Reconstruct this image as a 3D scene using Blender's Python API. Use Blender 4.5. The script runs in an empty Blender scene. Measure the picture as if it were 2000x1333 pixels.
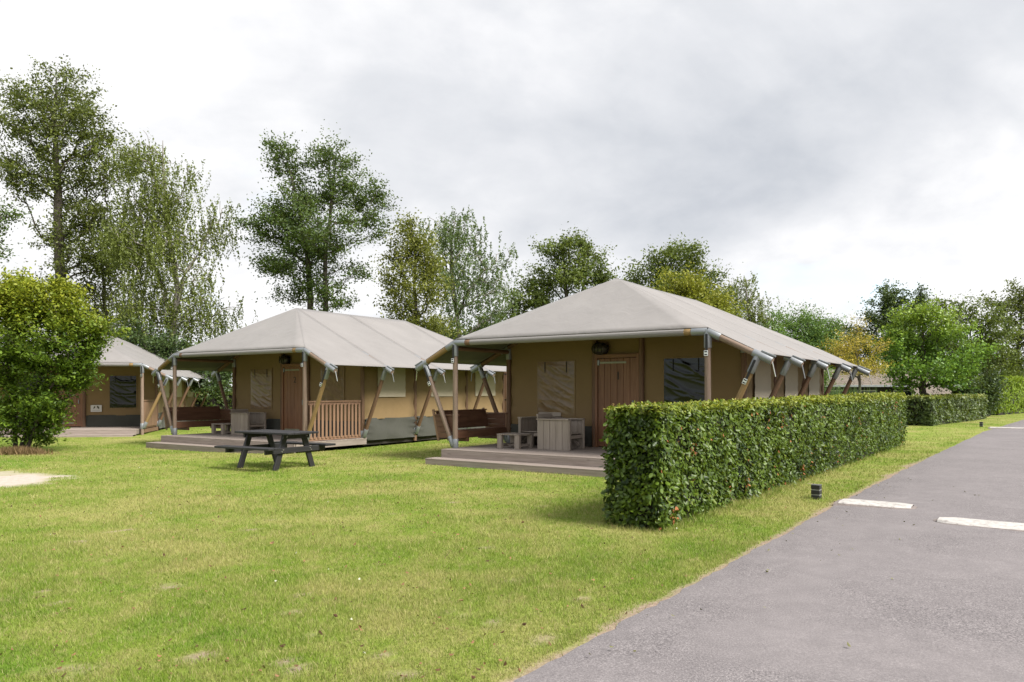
import bpy, bmesh, math, random
import numpy as np
from mathutils import Vector, Matrix

random.seed(7)
C = bpy.context.scene.collection
S = bpy.context.scene
F, HOR, H = 1456.0, 763.8, 1.6          # focal length and horizon in photo pixels, eye height in metres
rad = math.radians

# ------------------------------------------------------------------ camera, sky, sun, exposure
cam = bpy.data.cameras.new('camera')
cam.sensor_width = 36.0
cam.lens = F / 2000 * 36
cam.shift_y = (HOR - 666.5) / 2000
cam.clip_end = 2000
co = bpy.data.objects.new('camera', cam)
C.objects.link(co)
co.location = (0, 0, H)
co.rotation_euler = (rad(90), 0, 0)
S.camera = co

SUN_EL, SUN_AZ = 47.0, 124.0             # azimuth clockwise from +Y
sun = bpy.data.lights.new('sun', 'SUN')
sun.energy = 1.5
sun.angle = rad(24)
sun.color = (1.0, 0.955, 0.89)
so = bpy.data.objects.new('sun', sun)
C.objects.link(so)
sd = Vector((math.sin(rad(SUN_AZ)) * math.cos(rad(SUN_EL)), math.cos(rad(SUN_AZ)) * math.cos(rad(SUN_EL)), math.sin(rad(SUN_EL))))
so.rotation_euler = (-sd).to_track_quat('-Z', 'Y').to_euler()

W = bpy.data.worlds.new('World')
S.world = W
W.use_nodes = True
nt = W.node_tree
nt.nodes.clear()
L = nt.links


def N(t, tree, **kw):
    n = tree.nodes.new(t)
    for k, v in kw.items():
        setattr(n, k, v)
    return n


def math_node(tree, op, a, b=None, clamp=False):
    n = N('ShaderNodeMath', tree, operation=op, use_clamp=clamp)
    for i, v in enumerate((a, b)):
        if v is None:
            continue
        if isinstance(v, (int, float)):
            n.inputs[i].default_value = v
        else:
            tree.links.new(v, n.inputs[i])
    return n.outputs[0]


def noise(tree, vec, scale, detail=4, rough=0.55, dist=0.0):
    n = N('ShaderNodeTexNoise', tree)
    n.inputs['Scale'].default_value = scale
    n.inputs['Detail'].default_value = detail
    n.inputs['Roughness'].default_value = rough
    n.inputs['Distortion'].default_value = dist
    if vec is not None:
        tree.links.new(vec, n.inputs['Vector'])
    return n.outputs['Fac']


def ramp(tree, fac, stops, interp='LINEAR'):
    r = N('ShaderNodeValToRGB', tree)
    cr = r.color_ramp
    cr.interpolation = interp
    while len(cr.elements) < len(stops):
        cr.elements.new(0.5)
    for e, (p, c) in zip(cr.elements, stops):
        e.position = p
        e.color = (c[0], c[1], c[2], 1) if not isinstance(c, (int, float)) else (c, c, c, 1)
    tree.links.new(fac, r.inputs['Fac'])
    return r.outputs['Color']


def mix(tree, fac, a, b, mode='MIX'):
    m = N('ShaderNodeMix', tree, data_type='RGBA', blend_type=mode)
    for sock, v in ((m.inputs[0], fac), (m.inputs[6], a), (m.inputs[7], b)):
        if isinstance(v, (int, float)):
            sock.default_value = v
        elif isinstance(v, tuple):
            sock.default_value = (v[0], v[1], v[2], 1)
        else:
            tree.links.new(v, sock)
    return m.outputs[2]


tc = N('ShaderNodeTexCoord', nt)
sky = N('ShaderNodeTexSky', nt, sky_type='NISHITA', sun_disc=False)
sky.sun_elevation = rad(SUN_EL)
sky.sun_rotation = rad(SUN_AZ)
sep = N('ShaderNodeSeparateXYZ', nt)
L.new(tc.outputs['Generated'], sep.inputs[0])
zc = math_node(nt, 'ADD', math_node(nt, 'ABSOLUTE', sep.outputs[2]), 0.42)
cmb = N('ShaderNodeCombineXYZ', nt)
L.new(math_node(nt, 'DIVIDE', sep.outputs[0], zc), cmb.inputs[0])
L.new(math_node(nt, 'DIVIDE', sep.outputs[1], zc), cmb.inputs[1])
cmb.inputs[2].default_value = 3.1
cl = cmb.outputs[0]
# thick grey bellies, broken by bright edges
mp = N('ShaderNodeMapping', nt)
mp.inputs['Location'].default_value = (14.60, 11.56, 0.0)
mp.inputs['Rotation'].default_value = (0, 0, rad(20))
mp.inputs['Scale'].default_value = (0.75, 1.0, 1)
L.new(cl, mp.inputs['Vector'])
belly = noise(nt, mp.outputs[0], 1.15, 8, 0.52, 0.35)
fine = noise(nt, cl, 5.0, 6, 0.55, 0.2)
bf = math_node(nt, 'ADD', math_node(nt, 'MULTIPLY', belly, 0.80), math_node(nt, 'MULTIPLY', fine, 0.20))
cloud_col = ramp(nt, bf, [(0.38, (0.222, 0.221, 0.223)), (0.49, (0.204, 0.204, 0.207)), (0.56, (0.166, 0.169, 0.176)), (0.68, (0.122, 0.128, 0.139))])
mp2 = N('ShaderNodeMapping', nt)
mp2.inputs['Location'].default_value = (17.755, 5.60, 0.0)
L.new(cl, mp2.inputs['Vector'])
gap = ramp(nt, noise(nt, mp2.outputs[0], 1.0, 6, 0.52, 0.3), [(0.60, 0.0), (0.70, 1.0)])
bg1 = N('ShaderNodeBackground', nt)
L.new(cloud_col, bg1.inputs[0])
bg1.inputs[1].default_value = 1.0
bg2 = N('ShaderNodeBackground', nt)
skyc = mix(nt, 0.75, sky.outputs[0], (1.55, 1.72, 1.86))
L.new(skyc, bg2.inputs[0])
bg2.inputs[1].default_value = 0.1
ms = N('ShaderNodeMixShader', nt)
L.new(gap, ms.inputs[0])
L.new(bg1.outputs[0], ms.inputs[1])
L.new(bg2.outputs[0], ms.inputs[2])
wo = N('ShaderNodeOutputWorld', nt)
L.new(ms.outputs[0], wo.inputs[0])

S.view_settings.view_transform = 'Standard'
S.view_settings.look = 'None'
S.view_settings.exposure = 2.35
S.view_settings.gamma = 1.0
S.view_settings.use_curve_mapping = False
S.render.engine = 'CYCLES'
S.cycles.max_bounces = 7
S.cycles.transparent_max_bounces = 8
S.cycles.use_denoising = True

# ------------------------------------------------------------------ helpers
MATS = {}


def new_mat(name):
    m = bpy.data.materials.new(name)
    m.use_nodes = True
    t = m.node_tree
    t.nodes.clear()
    out = N('ShaderNodeOutputMaterial', t)
    p = N('ShaderNodeBsdfPrincipled', t)
    t.links.new(p.outputs[0], out.inputs[0])
    return m, t, p, out


def setc(t, p, col):
    if isinstance(col, tuple):
        p.inputs['Base Color'].default_value = (*col, 1)
    else:
        t.links.new(col, p.inputs['Base Color'])


def bump(t, p, h, strength=0.3, dist=0.01):
    b = N('ShaderNodeBump', t)
    b.inputs['Strength'].default_value = strength
    b.inputs['Distance'].default_value = dist
    t.links.new(h, b.inputs['Height'])
    t.links.new(b.outputs[0], p.inputs['Normal'])


def obj_coord(t, scale=(1, 1, 1), per_object=True):
    c = N('ShaderNodeTexCoord', t)
    m = N('ShaderNodeMapping', t)
    m.inputs['Scale'].default_value = scale
    t.links.new(c.outputs['Object'], m.inputs['Vector'])
    if per_object:
        oi = N('ShaderNodeObjectInfo', t)
        cx = N('ShaderNodeCombineXYZ', t)
        for i in range(3):
            t.links.new(math_node(t, 'MULTIPLY', oi.outputs['Random'], 37.0 + 11 * i), cx.inputs[i])
        t.links.new(cx.outputs[0], m.inputs['Location'])
        return m.outputs[0], oi.outputs['Random']
    return m.outputs[0], None


def wood(kind, dark, light, axis, rough=0.75, grey=None):
    """grain runs along the axis (0, 1, 2)"""
    key = (kind, axis)
    if key in MATS:
        return MATS[key]
    m, t, p, o = new_mat('%s_%s' % (kind, 'xyz'[axis]))
    sc = [26, 26, 26]
    sc[axis] = 1.6
    v, rnd = obj_coord(t, tuple(sc))
    g = noise(t, v, 1.0, 5, 0.6, 0.6)
    c = ramp(t, g, [(0.30, dark), (0.68, light)])
    sc2 = [5, 5, 5]
    sc2[axis] = 2.2
    v2, _ = obj_coord(t, tuple(sc2))
    knots = ramp(t, noise(t, v2, 1.0, 2, 0.4), [(0.72, 0.0), (0.78, 0.7)])
    c = mix(t, knots, c, tuple(x * 0.45 for x in dark))
    blot = noise(t, v2, 0.35, 3, 0.5)
    c = mix(t, math_node(t, 'MULTIPLY', blot, 0.5), c, grey or tuple(x * 0.8 for x in light))
    c = mix(t, math_node(t, 'MULTIPLY', rnd, 0.30), c, tuple(x * 0.6 for x in dark))
    setc(t, p, c)
    p.inputs['Roughness'].default_value = rough
    bump(t, p, g, 0.35, 0.004)
    MATS[key] = m
    return m


def pole_wood(name, dark, light):
    if name in MATS:
        return MATS[name]
    m, t, p, o = new_mat(name)
    v, rnd = obj_coord(t, (1.6, 1.6, 2.6))
    g = noise(t, v, 2.2, 6, 0.6, 0.4)
    c = ramp(t, g, [(0.30, dark), (0.70, light)])
    v2, _ = obj_coord(t, (2.5, 2.5, 14))
    k = ramp(t, noise(t, v2, 1.0, 2, 0.4), [(0.70, 0.0), (0.77, 0.75)])
    c = mix(t, k, c, tuple(x * 0.4 for x in dark))
    c = mix(t, math_node(t, 'MULTIPLY', rnd, 0.25), c, tuple(x * 0.7 for x in dark))
    setc(t, p, c)
    p.inputs['Roughness'].default_value = 0.7
    bump(t, p, g, 0.3, 0.01)
    MATS[name] = m
    return m


def simple(name, col, rough=0.6, metal=0.0, var=0.15, scale=6.0, bumps=0.0, coat=0.0):
    if name in MATS:
        return MATS[name]
    m, t, p, o = new_mat(name)
    v, rnd = obj_coord(t)
    n = noise(t, v, scale, 5, 0.6)
    c = ramp(t, n, [(0.3, tuple(x * (1 - var) for x in col)), (0.7, tuple(min(1, x * (1 + var)) for x in col))])
    setc(t, p, c)
    p.inputs['Roughness'].default_value = rough
    p.inputs['Metallic'].default_value = metal
    if coat:
        p.inputs['Coat Weight'].default_value = coat
        p.inputs['Coat Roughness'].default_value = 0.08
    if bumps:
        bump(t, p, n, bumps, 0.01)
    MATS[name] = m
    return m


def canvas(name, col, trans=0.0, stain=0.12, weave=True):
    if name in MATS:
        return MATS[name]
    m, t, p, o = new_mat(name)
    v, _ = obj_coord(t, per_object=False)
    a = noise(t, v, 0.9, 5, 0.6, 0.3)
    b = noise(t, v, 9.0, 4, 0.6)
    c = ramp(t, a, [(0.3, tuple(x * (1 - stain) for x in col)), (0.7, tuple(x * (1 + stain * 0.6) for x in col))])
    c = mix(t, math_node(t, 'MULTIPLY', b, 0.25), c, tuple(x * 0.82 for x in col))
    setc(t, p, c)
    p.inputs['Roughness'].default_value = 0.82
    p.inputs['Sheen Weight'].default_value = 0.15
    folds = noise(t, v, 2.2, 4, 0.5, 1.2)
    bump(t, p, folds, 0.5, 0.03)
    if trans:
        tr = N('ShaderNodeBsdfTranslucent', t)
        t.links.new(c, tr.inputs[0])
        mx = N('ShaderNodeMixShader', t)
        mx.inputs[0].default_value = trans
        t.links.new(p.outputs[0], mx.inputs[1])
        t.links.new(tr.outputs[0], mx.inputs[2])
        t.links.new(mx.outputs[0], o.inputs[0])
    MATS[name] = m
    return m


GAIN = 1.0


def leaf_mat(name, dark, light, young=None, trans=0.3, rough=0.45, spec=0.35):
    """rnd: one number per leaf, clump: one per clump, young: share of new growth"""
    if name in MATS:
        return MATS[name]
    m, t, p, o = new_mat(name)
    a = N('ShaderNodeAttribute', t, attribute_name='rnd')
    b = N('ShaderNodeAttribute', t, attribute_name='clump')
    f = math_node(t, 'ADD', math_node(t, 'MULTIPLY', a.outputs['Fac'], 0.55), math_node(t, 'MULTIPLY', b.outputs['Fac'], 0.45))
    c = ramp(t, f, [(0.12, tuple(x * GAIN for x in dark)), (0.88, tuple(x * GAIN for x in light))])
    if young:
        y = N('ShaderNodeAttribute', t, attribute_name='young')
        c = mix(t, y.outputs['Fac'], c, young)
    setc(t, p, c)
    p.inputs['Roughness'].default_value = rough
    p.inputs['Specular IOR Level'].default_value = spec
    tr = N('ShaderNodeBsdfTranslucent', t)
    t.links.new(mix(t, 0.35, c, (0.30, 0.36, 0.03), 'MIX'), tr.inputs[0])
    mx = N('ShaderNodeMixShader', t)
    mx.inputs[0].default_value = trans
    t.links.new(p.outputs[0], mx.inputs[1])
    t.links.new(tr.outputs[0], mx.inputs[2])
    t.links.new(mx.outputs[0], o.inputs[0])
    MATS[name] = m
    return m


def tag(o, label=None, cat=None, group=None, kind=None):
    if label:
        o['label'] = label
    if cat:
        o['category'] = cat
    if group:
        o['group'] = group
    if kind:
        o['kind'] = kind
    return o


def thing(name, label, cat, loc=(0, 0, 0), rotz=0.0, group=None):
    o = bpy.data.objects.new(name, None)
    o.empty_display_size = 0.2
    C.objects.link(o)
    o.location = loc
    o.rotation_euler = (0, 0, rotz)
    return tag(o, label, cat, group)


def link(name, me, mat, parent=None):
    o = bpy.data.objects.new(name, me)
    C.objects.link(o)
    if parent is not None:
        o.parent = parent
    if mat is not None:
        if len(me.materials) == 0:
            me.materials.append(mat)
        elif me.materials[0] != mat:
            o.material_slots[0].link = 'OBJECT'
            o.material_slots[0].material = mat
    return o


MESH = {}


def box_mesh(sx, sy, sz, bev=0.004):
    key = ('box', round(sx, 3), round(sy, 3), round(sz, 3), bev)
    if key not in MESH:
        bm = bmesh.new()
        bmesh.ops.create_cube(bm, size=1.0)
        for v in bm.verts:
            v.co = Vector((v.co.x * sx, v.co.y * sy, v.co.z * sz))
        if bev:
            bmesh.ops.bevel(bm, geom=bm.edges[:], offset=min(bev, 0.3 * min(sx, sy, sz)), segments=1, affect='EDGES')
        me = bpy.data.meshes.new('box')
        bm.to_mesh(me)
        bm.free()
        MESH[key] = me
    return MESH[key]


def box(name, c, s, mat, parent=None, rot=None, bev=0.004):
    me = box_mesh(*s, bev)
    key = (me.name, mat.name)
    if key not in MESH:
        MESH[key] = me.copy()
        MESH[key].materials.append(mat)
    o = link(name, MESH[key], None, parent)
    o.location = c
    if rot:
        o.rotation_euler = rot
    return o


def beam_between(name, a, b, w, h, mat, parent, bev=0.004):
    """board whose local x runs from a to b"""
    a, b = Vector(a), Vector(b)
    d = b - a
    o = box(name, (a + b) / 2, (d.length, w, h), mat, parent, None, bev)
    yaw = math.atan2(d.y, d.x)
    pit = -math.atan2(d.z, math.hypot(d.x, d.y))
    o.rotation_euler = (0, pit, yaw)
    return o


def cyl_mesh(mat, seg, taper):
    key = ('cyl', mat.name, seg, taper)
    if key not in MESH:
        bm = bmesh.new()
        bmesh.ops.create_cone(bm, cap_ends=True, segments=seg, radius1=1, radius2=taper, depth=1.0)
        bmesh.ops.translate(bm, verts=bm.verts, vec=(0, 0, 0.5))
        for f in bm.faces:
            f.smooth = len(f.verts) == 4
        me = bpy.data.meshes.new('pole')
        bm.to_mesh(me)
        bm.free()
        me.materials.append(mat)
        MESH[key] = me
    return MESH[key]


def tube(name, a, b, r, mat, parent=None, seg=14, taper=1.0):
    a, b = Vector(a), Vector(b)
    d = b - a
    o = link(name, cyl_mesh(mat, seg, taper), None, parent)
    q = d.to_track_quat('Z', 'Y')
    o.rotation_mode = 'QUATERNION'
    o.rotation_quaternion = q
    o.location = a
    o.scale = (r, r, d.length)
    return o


def np_mesh(name, verts, faces, attrs=None, smooth=False):
    """verts (n,3), faces (m,k); attrs: name -> one float per face"""
    verts = np.asarray(verts, np.float32)
    faces = np.asarray(faces, np.int32)
    me = bpy.data.meshes.new(name)
    n, (m, k) = len(verts), faces.shape
    me.vertices.add(n)
    me.vertices.foreach_set('co', verts.ravel())
    me.loops.add(m * k)
    me.loops.foreach_set('vertex_index', faces.ravel())
    me.polygons.add(m)
    me.polygons.foreach_set('loop_start', np.arange(0, m * k, k, dtype=np.int32))
    if smooth:
        me.polygons.foreach_set('use_smooth', np.ones(m, bool))
    me.update(calc_edges=True)
    for an, vals in (attrs or {}).items():
        at = me.attributes.new(an, 'FLOAT', 'FACE')
        at.data.foreach_set('value', np.asarray(vals, np.float32))
    return me


def grid_mesh(name, fn, nu, nv, smooth=True):
    """fn(U, V) -> X, Y, Z for U, V in 0..1"""
    U, V = np.meshgrid(np.linspace(0, 1, nu + 1), np.linspace(0, 1, nv + 1), indexing='ij')
    X, Y, Z = fn(U, V)
    verts = np.stack([X, Y, Z], -1).reshape(-1, 3)
    idx = np.arange((nu + 1) * (nv + 1)).reshape(nu + 1, nv + 1)
    f = np.stack([idx[:-1, :-1], idx[1:, :-1], idx[1:, 1:], idx[:-1, 1:]], -1).reshape(-1, 4)
    return np_mesh(name, verts, f, smooth=smooth)


def px(x, Z):
    return (x - 1000) / F * Z


def pz(y, Z):
    return H + (HOR - y) / F * Z


def smooth01(t):
    t = np.clip(t, 0, 1)
    return t * t * (3 - 2 * t)


def ground_z(x, y):
    x = np.asarray(x, float)
    y = np.asarray(y, float)
    d = np.hypot((x + 11.5) / 6.5, (y - 23.5) / 4.5)
    return -0.10 * smooth01(1.6 - d)


def gz(x, y):
    return float(ground_z(x, y))


# ------------------------------------------------------------------ materials
POST = pole_wood('pole_wood', (0.100, 0.052, 0.027), (0.215, 0.126, 0.075))
POSTG = pole_wood('weathered_pole', (0.150, 0.100, 0.070), (0.290, 0.215, 0.165))
POSTY = pole_wood('yellow_pole', (0.190, 0.115, 0.040), (0.300, 0.200, 0.085))
STEEL = simple('galvanised_steel', (0.24, 0.255, 0.27), 0.45, 0.45, 0.18, 14)
CHROME = simple('chrome_buckle', (0.62, 0.62, 0.62), 0.25, 0.9, 0.05)
BLACKW = simple('black_webbing', (0.012, 0.012, 0.014), 0.7, 0, 0.2)
ROOF = canvas('roof_canvas', (0.196, 0.184, 0.178), 0.0, 0.12)
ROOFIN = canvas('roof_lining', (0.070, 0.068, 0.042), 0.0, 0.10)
WALL = canvas('ochre_canvas', (0.285, 0.190, 0.085), 0.25, 0.08)
SKIRT = canvas('skirt_canvas', (0.050, 0.050, 0.040), 0.0, 0.12)
BLIND = canvas('beige_blind', (0.460, 0.400, 0.300), 0.1, 0.06)


def grey_deck(a):
    return wood('deck_wood', (0.175, 0.138, 0.115), (0.340, 0.285, 0.250), a, 0.8, (0.33, 0.28, 0.25))


def grey_furn(a):
    return wood('weathered_wood', (0.220, 0.178, 0.145), (0.390, 0.330, 0.280), a, 0.8, (0.37, 0.315, 0.27))


def brown_wood(a):
    return wood('brown_wood', (0.085, 0.034, 0.016), (0.175, 0.085, 0.048), a, 0.6)


def door_wood(a):
    return wood('door_wood', (0.150, 0.060, 0.026), (0.275, 0.135, 0.068), a, 0.55)


def rail_wood(a):
    return wood('rail_wood', (0.165, 0.088, 0.048), (0.275, 0.165, 0.105), a, 0.7)


def black_wood(a):
    return wood('dark_plastic_plank', (0.009, 0.0085, 0.010), (0.021, 0.020, 0.022), a, 0.6)


# ------------------------------------------------------------------ ground, road
EDGE = np.array([(-6.2, -4.7), (-2.9, 0.0), (0.03, 4.09), (2.61, 7.71), (4.68, 10.64), (10.25, 18.2), (18.4, 29.1), (28.6, 41.6), (48, 62), (90, 100)])


def edge_x(y):
    return np.interp(y, EDGE[:, 1], EDGE[:, 0])


rng = np.random.default_rng(11)
SPOTS = []                               # worn bare patches in the lawn: x, y, radius
for sx, sy, r in [(1.05, 5.05, .16), (.75, 4.75, .2), (.2, 4.8, .17), (-.35, 5.35, .14), (.55, 5.75, .13), (-2.8, 6.1, .16), (-1.6, 5.4, .13),
                  (.0, 6.3, .12), (-.9, 6.0, .12), (.35, 6.9, .1), (-.7, 4.45, .16), (-1.9, 4.5, .15), (-4.6, 7.9, .2), (-.1, 5.1, .1)]:
    SPOTS.append((sx, sy, r * .68))
for i in range(46):
    y = 4.2 + 9 * rng.random() ** 1.6
    x = rng.uniform(-.68 * y, min(.6 * y, edge_x(y) - .3))
    SPOTS.append((x, y, rng.uniform(.035, .10)))
SPOTS = np.array(SPOTS)
SAND = [(-9.6, 13.3, 1.5, 1.0), (-10.6, 13.0, 1.9, 1.6), (-11.5, 13.6, 1.5, 1.2)]      # sand patch at the lawn's edge
HEDGE_A = np.array((1.66, 8.44))
HEDGE_B = np.array((11.59, 21.98))


def vnoise(x, y, s, seed=0):
    """cheap value noise"""
    r = np.random.default_rng(seed)
    tab = r.random((64, 64))
    x = np.asarray(x) * s
    y = np.asarray(y) * s
    i, j = np.floor(x).astype(int), np.floor(y).astype(int)
    fx, fy = smooth01(x - i), smooth01(y - j)
    g = lambda a, b: tab[a % 64, b % 64]
    return (g(i, j) * (1 - fx) + g(i + 1, j) * fx) * (1 - fy) + (g(i, j + 1) * (1 - fx) + g(i + 1, j + 1) * fx) * fy


def bare(x, y):
    x = np.asarray(x, float)
    y = np.asarray(y, float)
    b = np.zeros_like(x)
    wob = .25 + .9 * vnoise(x, y, 9, 3) * (.4 + 1.2 * vnoise(x, y, 31, 13))
    for sx, sy, r in SPOTS:
        d = np.hypot(x - sx, (y - sy) * 1.0) / (r * wob)
        b = np.maximum(b, np.clip(1.35 - d, 0, 1))
    ed = (edge_x(y) - x) * .81
    wob2 = .035 + .14 * vnoise(x, y, 1.7, 5) ** 3 + .06 * vnoise(x, y, 11, 6)
    b = np.maximum(b, np.clip(1.5 - ed / wob2, 0, 1) * np.clip((20 - y) / 4, 0, 1))
    return np.clip(b, 0, 1)


def sand(x, y):
    s = np.zeros_like(np.asarray(x, float))
    wob = .75 + .5 * vnoise(x, y, 2.5, 9)
    for cx, cy, rx, ry in SAND:
        d = np.hypot((x - cx) / rx, (y - cy) / ry) / wob
        s = np.maximum(s, np.clip((1.15 - d) * 3, 0, 1))
    return s


def lawn_colour(t, pos):
    a = noise(t, pos, 0.33, 4, 0.55, 0.4)
    b = noise(t, pos, 1.9, 5, 0.6, 0.3)
    f = math_node(t, 'ADD', math_node(t, 'MULTIPLY', a, 0.6), math_node(t, 'MULTIPLY', b, 0.4))
    g = noise(t, pos, 7.5, 5, 0.65, 0.5)
    col = ramp(t, f, [(0.34, (0.120, 0.235, 0.018)), (0.46, (0.205, 0.288, 0.036)), (0.59, (0.350, 0.350, 0.110))])
    return mix(t, ramp(t, g, [(0.53, 0.0), (0.68, 0.60)]), col, (0.400, 0.350, 0.160))


gm, t, p, o = new_mat('lawn_ground')
geo = N('ShaderNodeNewGeometry', t)
pos = geo.outputs['Position']
cg = mix(t, 0.22, lawn_colour(t, pos), (0.06, 0.075, 0.015))
fineg = noise(t, pos, 42, 4, 0.7)
cg = mix(t, math_node(t, 'MULTIPLY', ramp(t, fineg, [(0.35, 1.0), (0.62, 0.0)]), 0.50), cg, (0.075, 0.066, 0.026))
at = N('ShaderNodeAttribute', t, attribute_name='bare')
soil = ramp(t, noise(t, pos, 26, 6, 0.7), [(0.3, (0.150, 0.100, 0.068)), (0.7, (0.350, 0.280, 0.220))])
cg = mix(t, at.outputs['Fac'], cg, soil)
as_ = N('ShaderNodeAttribute', t, attribute_name='sand')
sandc = ramp(t, noise(t, pos, 9, 6, 0.7), [(0.3, (0.36, 0.30, 0.25)), (0.7, (0.48, 0.42, 0.37))])
cg = mix(t, as_.outputs['Fac'], cg, sandc)
setc(t, p, cg)
p.inputs['Roughness'].default_value = 0.95
p.inputs['Specular IOR Level'].default_value = 0.1
bump(t, p, fineg, 0.6, 0.02)


def axis_vals(lo, hi, step, far):
    a = np.arange(lo, hi + 1e-6, step)
    g = step * 1.5
    left, right = [], []
    v = lo
    while v > -far:
        v -= g
        g *= 1.35
        left.append(v)
    g = step * 1.5
    v = hi
    while v < far:
        v += g
        g *= 1.35
        right.append(v)
    return np.array(left[::-1] + list(a) + right)


gx = axis_vals(-13, 12, .11, 420)
gy = axis_vals(3.2, 20, .11, 420)
GX, GY = np.meshgrid(gx, gy, indexing='ij')
idx = np.arange(GX.size).reshape(GX.shape)
gf = np.stack([idx[:-1, :-1], idx[1:, :-1], idx[1:, 1:], idx[:-1, 1:]], -1).reshape(-1, 4)
gme = np_mesh('ground', np.stack([GX, GY, ground_z(GX, GY)], -1).reshape(-1, 3), gf, smooth=True)
for nm, fn in (('bare', bare), ('sand', sand)):
    a = gme.attributes.new(nm, 'FLOAT', 'POINT')
    a.data.foreach_set('value', fn(GX.ravel(), GY.ravel()).astype(np.float32))
tag(link('ground', gme, gm), kind='structure')

am, t, p, o = new_mat('asphalt')
geo = N('ShaderNodeNewGeometry', t)
pos = geo.outputs['Position']
st = ramp(t, noise(t, pos, 80, 4, 0.85), [(0.36, (0.050, 0.045, 0.046)), (0.50, (0.150, 0.136, 0.139)), (0.64, (0.310, 0.284, 0.285))])
big = noise(t, pos, 0.7, 5, 0.6, 0.5)
mid = noise(t, pos, 4.5, 5, 0.65, 0.4)
c = mix(t, ramp(t, big, [(0.38, 0.0), (0.62, 0.62)]), st, (0.200, 0.182, 0.184))
c = mix(t, ramp(t, mid, [(0.38, 0.28), (0.62, 0.0)]), c, (0.100, 0.090, 0.093))
vor = N('ShaderNodeTexVoronoi', t)
vor.inputs['Scale'].default_value = 120
t.links.new(pos, vor.inputs['Vector'])
c = mix(t, ramp(t, vor.outputs['Distance'], [(0.10, 0.45), (0.22, 0.0)]), c, (0.36, 0.33, 0.33))
setc(t, p, c)
p.inputs['Roughness'].default_value = 0.85
p.inputs['Specular IOR Level'].default_value = 0.3
bump(t, p, noise(t, pos, 110, 2, 0.7), 0.5, 0.006)

ys = np.concatenate([np.arange(-4, 24, .09), np.arange(24, 100, 1.0)])
ex = edge_x(ys)
jit = .035 * (vnoise(ex, ys, 3.1, 21) - .5) + .05 * (vnoise(ex, ys, 9, 22) - .5)
dx = np.gradient(ex, ys)
nrm = np.stack([np.ones_like(dx), -dx], -1)
nrm /= np.linalg.norm(nrm, axis=1)[:, None]
pl = np.stack([ex, ys], -1) + nrm * jit[:, None]
rows = []
for wd, z in ((0, .006), (.05, .014), (.5, .022), (1.7, .034), (3.1, .016), (3.35, .006)):
    q = pl + nrm * wd
    rows.append(np.column_stack([q, np.full(len(q), z)]))
rows = np.stack(rows, 1)
idx = np.arange(rows.shape[0] * rows.shape[1]).reshape(rows.shape[:2])
rf = np.stack([idx[:-1, :-1], idx[:-1, 1:], idx[1:, 1:], idx[1:, :-1]], -1).reshape(-1, 4)
tag(link('road', np_mesh('road', rows.reshape(-1, 3), rf, smooth=True), am), kind='structure')

# speed bumps: white painted low humps lying across the road
WPAINT, t, p, o = new_mat('worn_white_paint')
v, _ = obj_coord(t)
wn = noise(t, v, 14, 6, 0.7)
wc = ramp(t, wn, [(0.35, (0.17, 0.15, 0.14)), (0.44, (0.36, 0.34, 0.32)), (0.62, (0.46, 0.44, 0.42))])
setc(t, p, wc)
p.inputs['Roughness'].default_value = 0.7
bump(t, p, wn, 0.3, 0.004)
CURB = simple('hump_edge', (0.16, 0.135, 0.125), 0.9, 0, 0.35, 22, 0.5)


def speed_bump(label, left, dirv, length, width, hgt, tips):
    d = Vector((*dirv, 0)).normalized()
    n = Vector((-d.y, d.x, 0))
    root = thing('speed_bump', label, 'speed bump', (left[0], left[1], 0.02), math.atan2(d.y, d.x), 'white speed bumps on the road')

    def hump(inset, z0, z1, rows):
        def fn(U, V):
            hw = width / 2 - inset
            x = inset + U * (length - 2 * inset)
            endl = np.clip(x / .28, 0, 1) if tips[0] else np.ones_like(x)
            endr = np.clip((length - x) / .28, 0, 1) if tips[1] else np.ones_like(x)
            taper = np.sqrt(1 - (1 - np.minimum(endl, endr)) ** 2 * .96)
            y = (V - .5) * 2 * hw * taper
            prof = 1 - np.abs(V - .5) * 2
            z = z0 + (z1 - z0) * smooth01(np.minimum(prof * 2.6, 1)) * (.4 + .6 * taper) + .004 * (vnoise(x * 6, y * 6, 2, 4) - .5)
            z = np.where((V < 1e-6) | (V > 1 - 1e-6), z0 - .03, z)
            return x, y, z
        return grid_mesh('speed_bump', fn, 40, rows)
    b = link('edge', hump(0, 0.0, hgt * .55, 8), CURB, root)
    c = link('painted_top', hump(.055, hgt * .45, hgt * .9, 10), WPAINT, root)
    return root


RD = (0.815, -0.58)
speed_bump('short white speed bump at the left road edge behind the small bollard lamp', (4.62, 10.58), RD, 1.0, .62, .045, (False, True))
speed_bump('long white speed bump in the middle of the road, cut by the photo edge', (5.12, 9.06), RD, 1.6, .66, .045, (True, True))
speed_bump('far white speed bump beside the second bollard lamp', (20.2, 31.6), (.80, -.60), 1.5, .5, .06, (False, True))

# ------------------------------------------------------------------ safari tents
w, hp, ov, he, hr, Lr0, Lr1 = 2.92, 2.677, .906, 2.228, 4.09, 2.2, 7.2
FR = [0.0, 2.11, 4.385, 7.05, 9.28]
ROOFSLOPE = (hr - hp) / w


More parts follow.
